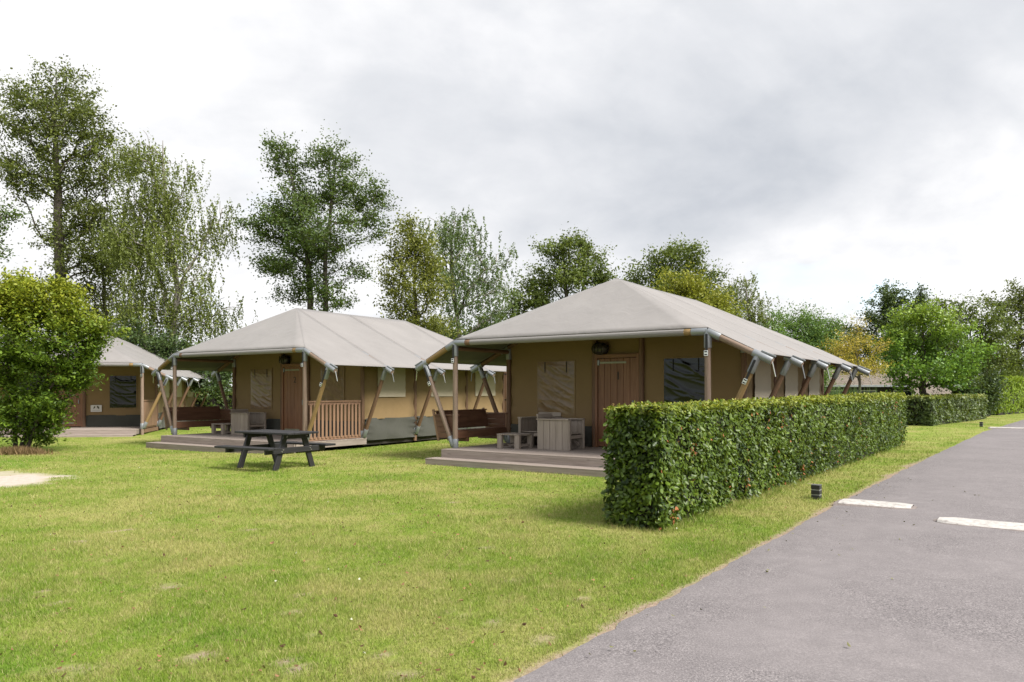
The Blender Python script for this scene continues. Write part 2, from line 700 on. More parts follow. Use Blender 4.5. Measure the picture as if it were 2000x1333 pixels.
def bilinear(A, B, Cc, D, nu, nv, sag, ruf=0):
    A, B, Cc, D = map(np.array, (A, B, Cc, D))

    def fn(U, V):
        u, v = U[..., None], V[..., None]
        P = A * (1 - u) * (1 - v) + B * u * (1 - v) + Cc * u * v + D * (1 - u) * v
        b = (np.sin(np.pi * U) * np.sin(np.pi * V)) ** .8
        P[..., 2] -= sag * b
        if ruf:
            P[..., 2] += ruf * b * (np.sin(9 * U + 5 * V + 3 * A[0]) + .7 * np.sin(17 * V - 6 * U + A[1]))
        return P[..., 0], P[..., 1], P[..., 2]
    U, V = np.meshgrid(np.linspace(0, 1, nu + 1), np.linspace(0, 1, nv + 1), indexing='ij')
    X, Y, Z = fn(U, V)
    vv = np.stack([X, Y, Z], -1).reshape(-1, 3)
    idx = np.arange((nu + 1) * (nv + 1)).reshape(nu + 1, nv + 1)
    f = np.stack([idx[:-1, :-1], idx[1:, :-1], idx[1:, 1:], idx[:-1, 1:]], -1).reshape(-1, 4)
    return vv, f


def roof_mesh():
    up = .075                            # the canvas lies over the poles
    A = (0, Lr0, hr + up)
    B = (0, Lr1, hr + up)
    vs, fs, n = [], [], 0

    def add(*a):
        nonlocal n
        v, f = bilinear(*a)
        vs.append(v)
        fs.append(f + n)
        n += len(v)
    for sg in (-1, 1):
        E = [(sg * (w + ov + .05), s, he + up - .03) for s in FR]
        C0 = (sg * (w + .01), -.03, hp + up)
        C4 = (sg * (w + .01), FR[4] + .03, hp + up)
        R2 = (0, FR[2], hr + up - .015)
        for q in ((A, C0, (E[0][0], -.03, E[0][2]), E[1], 12, 12, .03, .009), (A, E[1], E[2], R2, 16, 12, .045, .010),
                  (R2, E[2], E[3], B, 16, 12, .045, .010), (B, E[3], (E[4][0], FR[4] + .03, E[4][2]), C4, 12, 12, .03, .005)):
            add(*(q if sg == 1 else (q[0], q[3], q[2], q[1], q[5], q[4], q[6], q[7])))
    for s, R, flip in ((-.03, A, 1), (FR[4] + .03, B, -1)):
        Lc, Rc = (-(w + .01), s, hp + up), (w + .01, s, hp + up)
        R2b = (R[0] + .004, R[1], R[2])
        a = (R, Lc, Rc, R2b) if flip == 1 else (R, R2b, Rc, Lc)
        add(*a, *((14, 14) if flip == 1 else (14, 14)), .03, .005)
    return np_mesh('roof_canvas', np.concatenate(vs), np.concatenate(fs), smooth=True)


ROOF_ME = roof_mesh()
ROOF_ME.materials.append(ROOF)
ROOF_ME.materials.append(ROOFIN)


def wall_panel(name, a, b, zb, ztop, parent, mat, nrm, amp=.006, nu=24, nv=16, seed=0):
    """upright cloth from point a to point b (u, s); ztop is a function of the point"""
    a, b, nr = np.array(a, float), np.array(b, float), np.array(nrm, float)

    def fn(U, V):
        x = a[0] + (b[0] - a[0]) * U
        y = a[1] + (b[1] - a[1]) * U
        zt = ztop(x, y)
        z = zb + (zt - zb) * V
        ed = np.minimum(U, 1 - U) * 2
        q = amp * (np.sin(U * 13 + 2.2 * V + seed) * .8 + np.sin(U * 31 - 3 * V + seed * 2) * .35 + 1.2 * np.sin((U * 4 + V * 5 + seed)) * ed)
        q += amp * 2.2 * np.exp(-ed * 7) * np.sin(V * 23 + seed + U * 9)
        return x + nr[0] * q, y + nr[1] * q, z
    return link(name, grid_mesh(name, fn, nu, nv), mat, parent)


def pane_mat(name, col, rough, spec):
    if name in MATS:
        return MATS[name]
    m, t, p, o = new_mat(name)
    v, _ = obj_coord(t)
    n = noise(t, v, 5, 4, 0.6, 1.0)
    setc(t, p, ramp(t, n, [(0.35, tuple(x * .7 for x in col)), (0.7, col)]))
    p.inputs['Roughness'].default_value = rough
    p.inputs['Specular IOR Level'].default_value = spec
    p.inputs['Coat Weight'].default_value = 0.2
    p.inputs['Coat Roughness'].default_value = 0.10
    MATS[name] = m
    return m


PANE_TAN = pane_mat('clear_vinyl_over_blind', (0.215, 0.135, 0.065), 0.28, 0.4)
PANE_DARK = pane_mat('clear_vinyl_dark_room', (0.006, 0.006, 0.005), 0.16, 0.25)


def vinyl(parent, u0, u1, s, z0, z1, mat, seed, amp):
    """slack clear sheet with diagonal creases"""
    r = np.random.default_rng(seed)
    ks = [(r.uniform(9, 30), r.uniform(.35, .9), r.uniform(0, 6), r.uniform(.4, 1)) for i in range(7)]

    def fn(U, V):
        x = u0 + (u1 - u0) * U
        z = z0 + (z1 - z0) * V
        b = np.minimum(1, np.minimum(np.minimum(U, 1 - U), np.minimum(V, 1 - V)) * 9)
        q = 0
        for k, sl, ph, a in ks:
            arg = (V + sl * U * (1 - .45 * U)) * k + ph + 1.6 * np.sin(U * 3 + ph)
            q = q + a * (1 - np.abs(np.sin(arg * .5))) ** 5
        return x, s - .016 - amp * q * b, z
    o = link('window', grid_mesh('window', fn, 44, 60), mat, parent)
    for uu in (u0 + .22 * (u1 - u0), u0 + .80 * (u1 - u0)):
        box('tie', (uu, s - .034, z1 - .14), (.016, .006, .26), BLACKW, o, bev=0)
    for a, b, hh in (((u0 + u1) / 2, z1 + .012, None), ((u0 + u1) / 2, z0 - .012, None)):
        box('hem', (a, s - .012, b), (u1 - u0 + .05, .012, .026), WALL, o, bev=0)
    for uu in (u0 - .012, u1 + .012):
        box('hem', (uu, s - .012, (z0 + z1) / 2), (.026, .012, z1 - z0), WALL, o, bev=0)
    return o


def glyph(parent, text, loc, size, mat):
    cu = bpy.data.curves.new('number', 'FONT')
    cu.body = text
    cu.size = size
    cu.extrude = .003
    cu.align_x = 'CENTER'
    cu.align_y = 'CENTER'
    cu.materials.append(mat)
    tmp = bpy.data.objects.new('number_curve', cu)
    C.objects.link(tmp)
    bpy.context.view_layer.update()
    me = bpy.data.meshes.new_from_object(tmp.evaluated_get(bpy.context.evaluated_depsgraph_get()))
    bpy.data.objects.remove(tmp)
    o = bpy.data.objects.new('number', me)
    C.objects.link(o)
    o.parent = parent
    o.location = loc
    o.rotation_euler = (rad(90), 0, 0)
    return o


BLACKP = simple('black_numeral', (0.012, 0.010, 0.010), 0.6)


def make_tent(label, x, y, theta, zoff, number, panes, deck_z, seed, du=.085):
    T = thing('safari_tent', label, 'tent', (x, y, zoff), rad(theta), 'safari tents on the campsite lawn')
    dz = deck_z - zoff
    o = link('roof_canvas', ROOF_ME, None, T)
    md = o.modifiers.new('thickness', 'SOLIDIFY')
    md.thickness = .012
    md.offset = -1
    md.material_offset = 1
    md.material_offset_rim = 0
    # front eave: canvas rolled round the beam, bare wood and steel elbows at its ends
    for s in (0, FR[4]):
        tube('eave_roll', (-w + .44, s, hp), (w - .44, s, hp), .064, ROOF, T, 16)
        for sg in (-1, 1):
            tube('eave_beam', (sg * (w - .44), s, hp), (sg * (w - .30), s, hp), .062, POSTY if sg == 1 else POST, T)
            tube('elbow', (sg * (w - .30), s, hp), (sg * (w - .0), s, hp), .07, STEEL, T)
    for i, s in enumerate(FR):
        for sg in (-1, 1):
            base = (sg * w, s, dz if i < 1 else 0.05)
            if i == 0 and seed == 3 and sg == 1:
                base = (sg * w, s, -.02)
            top = (sg * w, s, hp)
            pm = (POSTG if i == 0 else POST)
            post = tube('post', base, top, .060, pm, T, taper=.93)
            tube('sleeve', (sg * w, s, hp - .30), (sg * w, s, hp + (.03 if i == 0 else -.04)), .070, STEEL, T)
            tube('foot_sleeve', (sg * w, s, max(dz, .12) - .0), (sg * w, s, max(dz, .12) + .21), .070, STEEL, T)
            E = Vector((sg * (w + ov), s, he))
            Cp = Vector(top)
            d = (E - Cp).normalized()
            tube('rafter', Cp, E, .060, POSTG if (i == 0 and sg == 1) else POSTY if i == 0 else POST, T)
            tube('sleeve', Cp, Cp + d * .26, .070 if i == 0 else .061, STEEL, T)
            end = E + d * (.26 if i < 4 else .36)
            tube('sleeve', E - d * .10, end, .070, STEEL, T)
            tube('rafter_end', end, end + d * .008, .058, POSTG, T)
            # webbing over the roof edge, ratchet handle lying on top, loose tail hanging
            nrm = Vector((d.z, 0, -d.x)) * (-1 if sg == 1 else 1)
            nrm = nrm if nrm.z > 0 else -nrm
            lv = beam_between('ratchet', E + nrm * .085 + d * .02, end + nrm * .095 + d * .02, .05, .03, STEEL, T)
            tube('strap_tail', end + Vector((0, .0, -.01)), end + Vector((sg * .05, .02, -.27)), .010, CHROME if i % 2 == 0 else STEEL, T, 6)
            b0 = Vector((sg * (w + .05), s, max(dz, .12) + .04))
            ax = (E - b0).normalized()
            tube('brace', b0, E, .056, POSTY if (i == 0 and sg == 1) else (POSTG if i == 0 else POST), T, taper=.95)
            tube('sleeve', E - ax * .34, E - ax * .02, .066, STEEL, T)
            tube('foot_sleeve', b0, b0 + ax * .24, .066, STEEL, T)
            if i > 0:
                tube('rafter', Cp, (0, min(max(s, Lr0), Lr1), hr - .03), .05, POST, T)
            if i == 0:
                for (a, axv, rr) in ((Vector(top), Vector((0, 0, 1)), .07), (E - ax * .05, ax, .066)):
                    s0 = a + Vector((0, -rr - .006, 0))
                    q = beam_between('strap', s0 - axv * .05, s0 - axv * (.36 if rr > .068 else .5), .045, .008, BLACKW, T, 0)
                    q.rotation_euler = (0, 0, 0)
                    q.rotation_mode = 'QUATERNION'
                    q.rotation_quaternion = axv.to_track_quat('X', 'Y') @ Vector((1, 0, 0)).rotation_difference(Vector((1, 0, 0)))
                    bk = box('buckle', s0 - axv * (.40 if rr > .068 else .46) + Vector((0, -.016, 0)), (.075, .03, .10), CHROME, T)
                    yy = axv.x / max(axv.z, .01)
                    bk.rotation_euler = (0, math.atan(yy), 0)
                    for zz in (-.024, .026):
                        box('buckle_slot', (0, -.0165, zz), (.05, .002, .022), BLACKW, bk, bev=0)
    for sg in (-1, 1):
        tube('hip_rafter', (sg * w, 0, hp), (0, Lr0, hr - .04), .05, POST, T)
        tube('hip_rafter', (sg * w, FR[4], hp), (0, Lr1, hr - .04), .05, POST, T)
        for i in range(4):
            tube('purlin', (sg * w, FR[i], hp - .12), (sg * w, FR[i + 1], hp - .12), .05, POST, T)
    tube('ridge_pole', (0, Lr0, hr - .05), (0, Lr1, hr - .05), .06, POST, T)
    # front wall with its door opening
    sw = FR[1] + .02
    zr = lambda x, y: hr - ROOFSLOPE * np.abs(x) - .03
    zs = dz + .45
    for (a, b, k) in ((-w + .07, du - .605, 0), (du + .595, w - .07, 1)):
        wall_panel('wall_canvas', (a, sw), (b, sw), zs, zr, T, WALL, (0, 1), .008, 30, 20, seed + k)
        wall_panel('wall_skirt', (a, sw - .012), (b, sw - .012), dz + .01, lambda x, y: zs + .02 + 0 * x, T, SKIRT, (0, 1), .010, 30, 8, seed + 2 + k)
    wall_panel('wall_canvas', (du - .605, sw), (du + .595, sw), 2.42, zr, T, WALL, (0, 1), .003, 12, 8, seed + 5)
    for uu in (du - .585, du + .58):
        tube('door_post', (uu, sw - .05, dz), (uu, sw - .05, hr - ROOFSLOPE * abs(uu)), .062, POST, T)
    # plank door
    D = thing('door', None, None)
    D.parent = T
    D.location = (du, sw - .06, dz)
    dh = 2.34 - dz
    for k in range(6):
        box('plank', (-.40 + k * .16, 0, dh / 2 + .01), (.156, .03, dh - .03), door_wood(2), D, bev=.006)
    for uu in (-.515, .515):
        box('door_frame', (uu, -.01, dh / 2 + .05), (.065, .08, dh + .10), door_wood(2), D)
    box('door_frame', (0, -.01, dh + .045), (1.03 - .065, .08, .085), door_wood(0), D)
    box('hinge_strap', (-.10, -.021, dh - .10), (.66, .010, .045), simple('pale_hinge', (.30, .30, .22), .5, .3), D)
    box('hinge', (-.46, -.03, dh - .10), (.05, .03, .12), STEEL, D)
    box('hinge_strap', (-.10, -.021, .16), (.66, .010, .045), simple('pale_hinge', (.30, .30, .22), .5, .3), D)
    box('handle', (.40, -.035, 1.0), (.03, .04, .16), STEEL, D)
    if number:
        glyph(D, number, (.03, -.021, 1.93 - dz), .26, BLACKP)
    # windows of slack vinyl
    for (u0, u1), pm, k in zip(((-2.08, -1.05), (1.18, 2.16)), panes, (0, 1)):
        if pm is not None:
            vinyl(T, u0, u1, sw, 1.02, 2.30, pm, seed * 7 + k, .008 if pm is PANE_TAN else .007)
    # side and back walls with pale blinds in every bay
    for sg in (-1, 1):
        for i in (1, 2, 3):
            a, b = FR[i] + .05, FR[i + 1] - .05
            uu = sg * (w + .02)
            wall_panel('wall_canvas', (uu, a), (uu, b), .78, lambda x, y: hp + 0 * x, T, WALL, (sg, 0), .011, 34, 18, seed + i)
            wall_panel('wall_skirt', (uu + sg * .02, a), (uu + sg * .02, b), .17, lambda x, y: .80 + .01 * np.sin(y * 3), T, SKIRT, (sg, 0), .026, 34, 10, seed * 2 + i)
            m = {1: (2.67, 3.88), 2: (5.1, 6.3), 3: (7.5, 8.72)}[i]
            wall_panel('side_window', (uu + sg * .040, m[0]), (uu + sg * .040, m[1]), 1.42, lambda x, y: 2.30 + 0 * x, T, BLIND, (sg, 0), .003, 14, 10, i)
    wall_panel('wall_canvas', (w, FR[4] - .02), (-w, FR[4] - .02), .17, lambda x, y: hp + 0 * x, T, WALL, (0, 1), .008, 20, 12, seed)
    box('floor_frame', (0, (FR[1] + FR[4]) / 2, .10), (2 * w - .12, FR[4] - FR[1] - .1, .14), simple('dark_joist', (.03, .025, .02), .9), T)
    return T


T1 = make_tent('nearest beige safari tent, door numbered 1, behind the leafy hedge', 1.134, 15.138, -34.4, 0.0, '1', (PANE_TAN, PANE_DARK), .31, 1)
T2 = make_tent('middle beige safari tent with door numbered 2, behind the picnic table', -7.882, 21.204, -33.4, 0.0, '2', (PANE_TAN, PANE_TAN), .25, 2)
T3 = make_tent('farthest beige safari tent, half hidden by the big shrub', -16.75, 27.4, 12.0, -.10, None, (PANE_DARK, PANE_DARK), .17, 3, -.32)


# ------------------------------------------------------------------ decks
def make_deck(label, x, y, theta, z, zg, ul, ur, seed, step=(-.81, -.405), stepr=None):
    D = thing('wooden_deck', label, 'deck', (x, y, 0), rad(theta), 'wooden porch decks of the tents')
    ln = ur - ul
    mid = (ul + ur) / 2
    n = 17
    s0, s1 = -.405, FR[1] + .1
    bw = (s1 - s0) / n
    for k in range(n):
        box('deck_board', (mid, s0 + bw * (k + .5), z - .014), (ln, bw - .006, .028), grey_deck(0), D, bev=.003)
    box('fascia', (mid, s0 + .012, (z - .03 + zg) / 2), (ln - .01, .028, z - .03 - zg), grey_deck(0), D, bev=.003)
    for uu in (ul + .02, ur - .02):
        box('side_fascia', (uu, (s0 + s1) / 2 + .02, z - .03 - .075), (.03, s1 - s0 - .06, .15), grey_deck(1), D, bev=.003)
    box('joist', (mid, (s0 + s1) / 2, z - .09), (ln - .3, s1 - s0 - .2, .10), simple('dark_joist', (.03, .025, .02), .9), D)
    zt = zg + (z - zg) * .46
    sr = stepr or ur
    for k in range(3):
        bb = (step[1] - step[0] - .004) / 3
        box('step_board', ((ul + sr) / 2 - .06, step[0] + bb * (k + .5), zt - .013), (sr - ul + .12, bb - .006, .026), grey_deck(0), D, bev=.003)
    box('step_riser', ((ul + sr) / 2 - .06, step[0] + .016, (zt - .028 + zg) / 2 - .02), (sr - ul + .10, .026, zt - .028 - zg + .04), grey_deck(0), D, bev=.003)
    return D


make_deck('weathered grey deck with one step, cut off by the big beech hedge', 1.134, 15.138, -34.4, .31, -.02, -3.0, 3.0, 1)
make_deck('weathered grey deck with one step right behind the dark picnic table', -7.882, 21.204, -33.4, .25, -.10, -3.0, 3.0, 2)
make_deck('weathered grey deck under the farthest tent beside the shrub', -16.75, 27.4, 12.0, .17, -.14, -3.0, 2.82, 3)


def on_tent(x, y, theta, u, s):
    c, sn = math.cos(rad(theta)), math.sin(rad(theta))
    return x + u * c - s * sn, y + u * sn + s * c


TP = {1: (1.134, 15.138, -34.4, .31), 2: (-7.882, 21.204, -33.4, .25), 3: (-16.75, 27.4, 12.0, .17)}


def place(k, u, s):
    x, y = on_tent(*TP[k][:3], u, s)
    return (x, y, TP[k][3])


# railings with balusters
def railing(label, k, u, s0, s1, n, closed=False):
    x, y, z = place(k, u, s0)
    R = thing('railing', label, 'railing', (x, y, z), rad(TP[k][2] + 90), 'porch railings')
    ln = s1 - s0
    box('top_rail', (ln / 2, 0, 1.06), (ln, .075, .045), rail_wood(0), R)
    box('top_rail', (ln / 2, 0, 1.0), (ln, .03, .075), rail_wood(0), R)
    box('bottom_rail', (ln / 2, 0, .06), (ln, .045, .09), rail_wood(0), R)
    box('edge_board', (ln / 2, -.03, -.085), (ln + .2, .03, .14), rail_wood(0), R)
    for i in range(n):
        xx = (i + .5) / n * ln
        box('baluster', (xx, -.034, .53), (ln / n * (.94 if closed else .52), .022, .93), rail_wood(2), R)
    return R


railing('slatted brown railing along the porch of the middle tent', 2, w + .0, .10, 2.02, 14)
railing('closed board railing on the porch of the farthest tent', 3, w - .0, .10, 2.02, 14, True)


# benches hung on the left edge of the porch
def porch_bench(label, k, first=None):
    x, y, z = place(k, -w - .02, .05)
    B = thing('porch_bench', label, 'bench', (x, y, z), rad(TP[k][2]), 'brown porch benches')
    ln = 2.0
    for j in range(3):
        box('seat_board', (-.08 - .16 * j, ln / 2, .385 - .012 * j), (.15, ln, .028), brown_wood(1), B)
    box('seat_front', (.0, ln / 2, .29), (.028, ln, .16), brown_wood(1), B)
    for j in range(3):
        zz = .47 + .135 * j
        box('back_board', (-.545 - .032 * j, ln / 2, zz), (.028, ln - .08, .139), brown_wood(1), B, (0, rad(-13), 0))
    box('back_cap', (-.622, ln / 2, .818), (.07, ln - .04, .03), brown_wood(1), B, (0, rad(-8), 0))
    for ss in (.03, ln - .03):
        for j in range(4):
            box('arm_board', (-.30 - .012 * j, ss, .27 + .128 * j), (.56 + .02 * j, .03, .124), brown_wood(0), B)
        box('arm_cap', (-.30, ss, .735), (.68, .09, .03), brown_wood(0), B)
        box('arm_post', (-.02, ss + (.02 if ss > 1 else -.02), .46), (.07, .034, .52), rail_wood(2), B)
        box('back_support', (-.62, ss, .50), (.06, .034, .74), rail_wood(2), B, (0, rad(-13), 0))
    for ss in (.4, ln - .4):
        box('bracket', (-.26, ss, .17), (.62, .05, .09), brown_wood(0), B)
    return B


porch_bench('brown wooden bench on the left porch edge of the nearest tent', 1)
porch_bench('brown wooden bench on the left porch edge of the middle tent', 2)


# box armchairs and low tables of weathered planks
def armchair(label, k, u, s, rz):
    A = thing('armchair', label, 'armchair', place(k, u, s), rad(TP[k][2] + rz), 'weathered plank armchairs')
    # local: faces +x, width along y
    dp, wd = .80, .68
    for sy in (-1, 1):
        for j in range(5):
            box('arm_plank', (-dp / 2 + dp * (j + .5) / 5, sy * (wd / 2 - .011), .325), (dp / 5 - .006, .022, .65), grey_furn(2), A, bev=.003)
        box('armrest', (0, sy * (wd / 2 - .03), .664), (dp + .03, .115, .028), grey_furn(0), A)
        box('front_post', (dp / 2 + .012, sy * (wd / 2 - .035), .325), (.024, .07, .65), grey_furn(2), A)
    for j in range(5):
        box('back_board', (-dp / 2 + .06 - .02 * j, 0, .34 + .098 * j), (.022, wd - .05, .094), grey_furn(1), A, (0, rad(-12), 0))
    for j in range(4):
        box('seat_slat', (-.20 + .155 * j, 0, .325 + .006 * j), (.148, wd - .05, .022), grey_furn(1), A)
    box('front_rail', (dp / 2 - .02, 0, .28), (.022, wd - .05, .07), grey_furn(1), A)
    for sy in (-1, 1):
        box('seat_brace', (.12, sy * (wd / 2 - .05), .20), (.46, .03, .07), grey_furn(0), A, (0, rad(34), 0))
    return A


armchair('weathered plank armchair seen from its side on the deck of the nearest tent', 1, -.84, 1.13, 0)
armchair('weathered armchair facing the lawn against the left window of the nearest tent', 1, -1.72, 1.68, -90)
armchair('weathered plank armchair on the deck of the middle tent', 2, -1.28, 1.42, 0)


def low_table(label, k, u, s):
    B = thing('low_table', label, 'table', place(k, u, s), rad(TP[k][2]), 'low plank tables on the decks')
    for j in range(4):
        box('top_plank', (-.225 + .15 * j, 0, .315), (.146, .62, .026), grey_furn(1), B)
    for sx in (-1, 1):
        for sy in (-1, 1):
            box('leg', (sx * .235, sy * .255, .15), (.12, .09, .30), grey_furn(2), B)
    for sx in (-1, 1):
        box('stretcher', (sx * .235, 0, .07), (.03, .42, .06), grey_furn(1), B)
    box('stretcher', (0, 0, .07), (.44, .06, .03), grey_furn(0), B)
    return B


low_table('low square plank table on the deck of the nearest tent', 1, -1.83, .80)
low_table('low square plank table on the deck of the middle tent', 2, -2.10, 1.20)


# dark oval lamps over the doors
def wall_lamp(label, k):
    x, y, z = place(k, -.32, FR[1] - .05)
    B = thing('wall_lamp', label, 'lamp', (x, y, 2.56), rad(TP[k][2]), 'dark oval lamps over the tent doors')
    BR = simple('dark_bronze', (.022, .017, .014), .5, .3)

    def lathe(name, prof, mat):
        n = 20
        V = []
        for (r, d) in prof:
            for q in range(n):
                a = 2 * math.pi * q / n
                V.append((.21 * r * math.cos(a), -d, .145 * r * math.sin(a)))
        fs = []
        for i in range(len(prof) - 1):
            for q in range(n):
                fs.append((i * n + q, i * n + (q + 1) % n, (i + 1) * n + (q + 1) % n, (i + 1) * n + q))
        return link(name, np_mesh(name, V, fs, smooth=True), mat, B)
    lathe('housing', [(.01, 0), (1, 0), (1, .08), (.9, .11), (.84, .112)], BR)
    lathe('lens', [(.84, .10), (.7, .135), (.4, .155), (.01, .16)], simple('smoked_lens', (.045, .036, .028), .3))
    for a in (-.09, 0, .09):
        box('guard_bar', (a, -.165, 0), (.014, .016, .22), BR, B)
    return B


wall_lamp('dark oval lamp above the door of the nearest tent', 1)
wall_lamp('dark oval lamp above the door of the middle tent', 2)

# small white sign on the farthest tent
sx, sy, sz = place(3, .70, FR[1] - .03)
SG = thing('sign', 'small white sign with two dark leaf shapes beside the door of the farthest tent', 'sign', (sx, sy, .90), rad(12))
box('board', (0, 0, 0), (.40, .012, .27), simple('white_board', (.55, .53, .50), .5, 0, .04), SG)
DG = simple('dark_emblem', (.06, .05, .03), .6)
for (xx, rr, sc) in ((-.07, 32, .8), (.075, -28, 1.0)):
    V = [(0, 0, -.075), (.035, 0, -.01), (.03, 0, .05), (0, 0, .08), (-.035, 0, .05), (-.03, 0, -.01)]
    V = [(a * sc, b, c * sc) for a, b, c in V] + [(a * sc, b - .004, c * sc) for a, b, c in V]
    me = bpy.data.meshes.new('emblem')
    fs = [(5, 4, 3, 2, 1, 0), (6, 7, 8, 9, 10, 11)] + [(i, (i + 1) % 6, (i + 1) % 6 + 6, i + 6) for i in range(6)]
    me.from_pydata(V, [], fs)
    e = link('emblem', me, DG, SG)
    e.location = (xx, -.008, .035)
    e.rotation_euler = (0, rad(rr), 0)
box('text_line', (0, -.0075, -.085), (.28, .003, .012), simple('grey_print', (.30, .29, .27), .6), SG, bev=0)

# mirror hanging at the porch end of the farthest tent
sx, sy, sz = place(3, w - .12, FR[1] - .10)

# ------------------------------------------------------------------ picnic table
PT = thing('picnic_table', 'dark grey picnic table with attached benches on the lawn', 'picnic table', (-4.93, 15.60, 0), rad(-31))
for j in range(5):
    box('top_plank', (0, -.33 + .165 * j, .735), (1.62, .158, .04), black_wood(0), PT, bev=.005)
for sy in (-1, 1):
    for j in (0, 1):
        box('bench_plank', (0, sy * (.70 + .15 * j - .075 + .06), .455), (1.62, .142, .04), black_wood(0), PT, bev=.005)
for sx in (-.58, .58):
    box('cross_beam', (sx, 0, .395), (.05, 1.60, .11), black_wood(1), PT, bev=.006)
    box('top_beam', (sx, 0, .672), (.05, .70, .10), black_wood(1), PT, bev=.006)
    for sy in (-1, 1):
        a, b = Vector((sx + .052 * (1 if sx > 0 else -1) * -1, sy * .50, -.01)), Vector((sx + .052 * (1 if sx > 0 else -1) * -1, sy * .24, .715))
        d = b - a
        lg = box('leg', (a + b) / 2, (.052, .125, d.length), black_wood(2), PT, (math.atan2(sy * .26, .725), 0, 0), .006)
        for (yy, zz) in ((.36, .41), (.395, .375)):
            tube('bolt', (sx + (.025 if sx > 0 else -.025), sy * yy, zz), (sx + (.036 if sx > 0 else -.036), sy * yy, zz), .012, CHROME, PT, 8)
        tube('bolt', (sx + (.025 if sx > 0 else -.025), sy * .27, .67), (sx + (.036 if sx > 0 else -.036), sy * .27, .67), .011, CHROME, PT, 8)


# ------------------------------------------------------------------ bollard lamps
def bollard(label, x, y, rz):
    B = thing('bollard_lamp', label, 'bollard lamp', (x, y, gz(x, y)), rz, 'low bollard lamps beside the road')
    blk = simple('black_housing', (.020, .020, .022), .5)
    lit = simple('satin_band', (.30, .31, .31), .35, .3, .05)
    for z, h in ((.028, .07), (.105, .06), (.178, .06)):
        box('housing', (0, 0, z), (.125, .125, h), blk, B, bev=.006)
    for z in (.069, .1415):
        box('lens_band', (0, 0, z), (.116, .116, .0125), lit, B, bev=0)
    box('cap', (0, 0, .2115), (.132, .132, .007), simple('grey_cap', (.10, .10, .10), .4), B, bev=.002)
    return B


bollard('small black bollard lamp with two pale bands in the grass by the near hedge', 4.50, 11.02, rad(-36))
bollard('tiny dark bollard lamp near the far speed bump', 20.9, 33.2, rad(-40))

# ------------------------------------------------------------------ leaves
def unit(v):
    return v / np.maximum(np.linalg.norm(v, axis=-1, keepdims=True), 1e-9)


def leaf_cards(c, d, n, ln, wd, fold=.25):
    """two folded quads per leaf: 6 vertices"""
    s = unit(np.cross(d, n))
    n = unit(np.cross(s, d))
    ln, wd = ln[:, None], wd[:, None]
    base, tip = c, c + d * ln - n * ln * .12
    k = n * wd * fold
    r1, r2 = c + d * ln * .28 + s * wd * .48 - k, c + d * ln * .68 + s * wd * .40 - k * .9 - n * ln * .05
    l1, l2 = c + d * ln * .28 - s * wd * .48 - k, c + d * ln * .68 - s * wd * .40 - k * .9 - n * ln * .05
    V = np.stack([base, r1, r2, tip, l2, l1], 1).reshape(-1, 3)
    i = np.arange(len(c))[:, None] * 6
    Fc = np.concatenate([i + np.array([[0, 1, 2, 3]]), i + np.array([[0, 3, 4, 5]])], 1).reshape(-1, 4)
    return V, Fc


def leaf_quads(c, d, n, ln, wd):
    s = unit(np.cross(d, n))
    ln, wd = ln[:, None], wd[:, None]
    V = np.stack([c - d * ln * .5, c + s * wd * .5 + d * ln * .02, c + d * ln * .5, c - s * wd * .5 + d * ln * .02], 1).reshape(-1, 3)
    Fc = np.arange(len(c) * 4).reshape(-1, 4)
    return V, Fc


def rvec(r, n):
    return unit(r.normal(size=(n, 3)))


# ------------------------------------------------------------------ hedges
CORE = simple('hedge_twigs', (.016, .013, .008), .95, 0, .4, 20, .5)


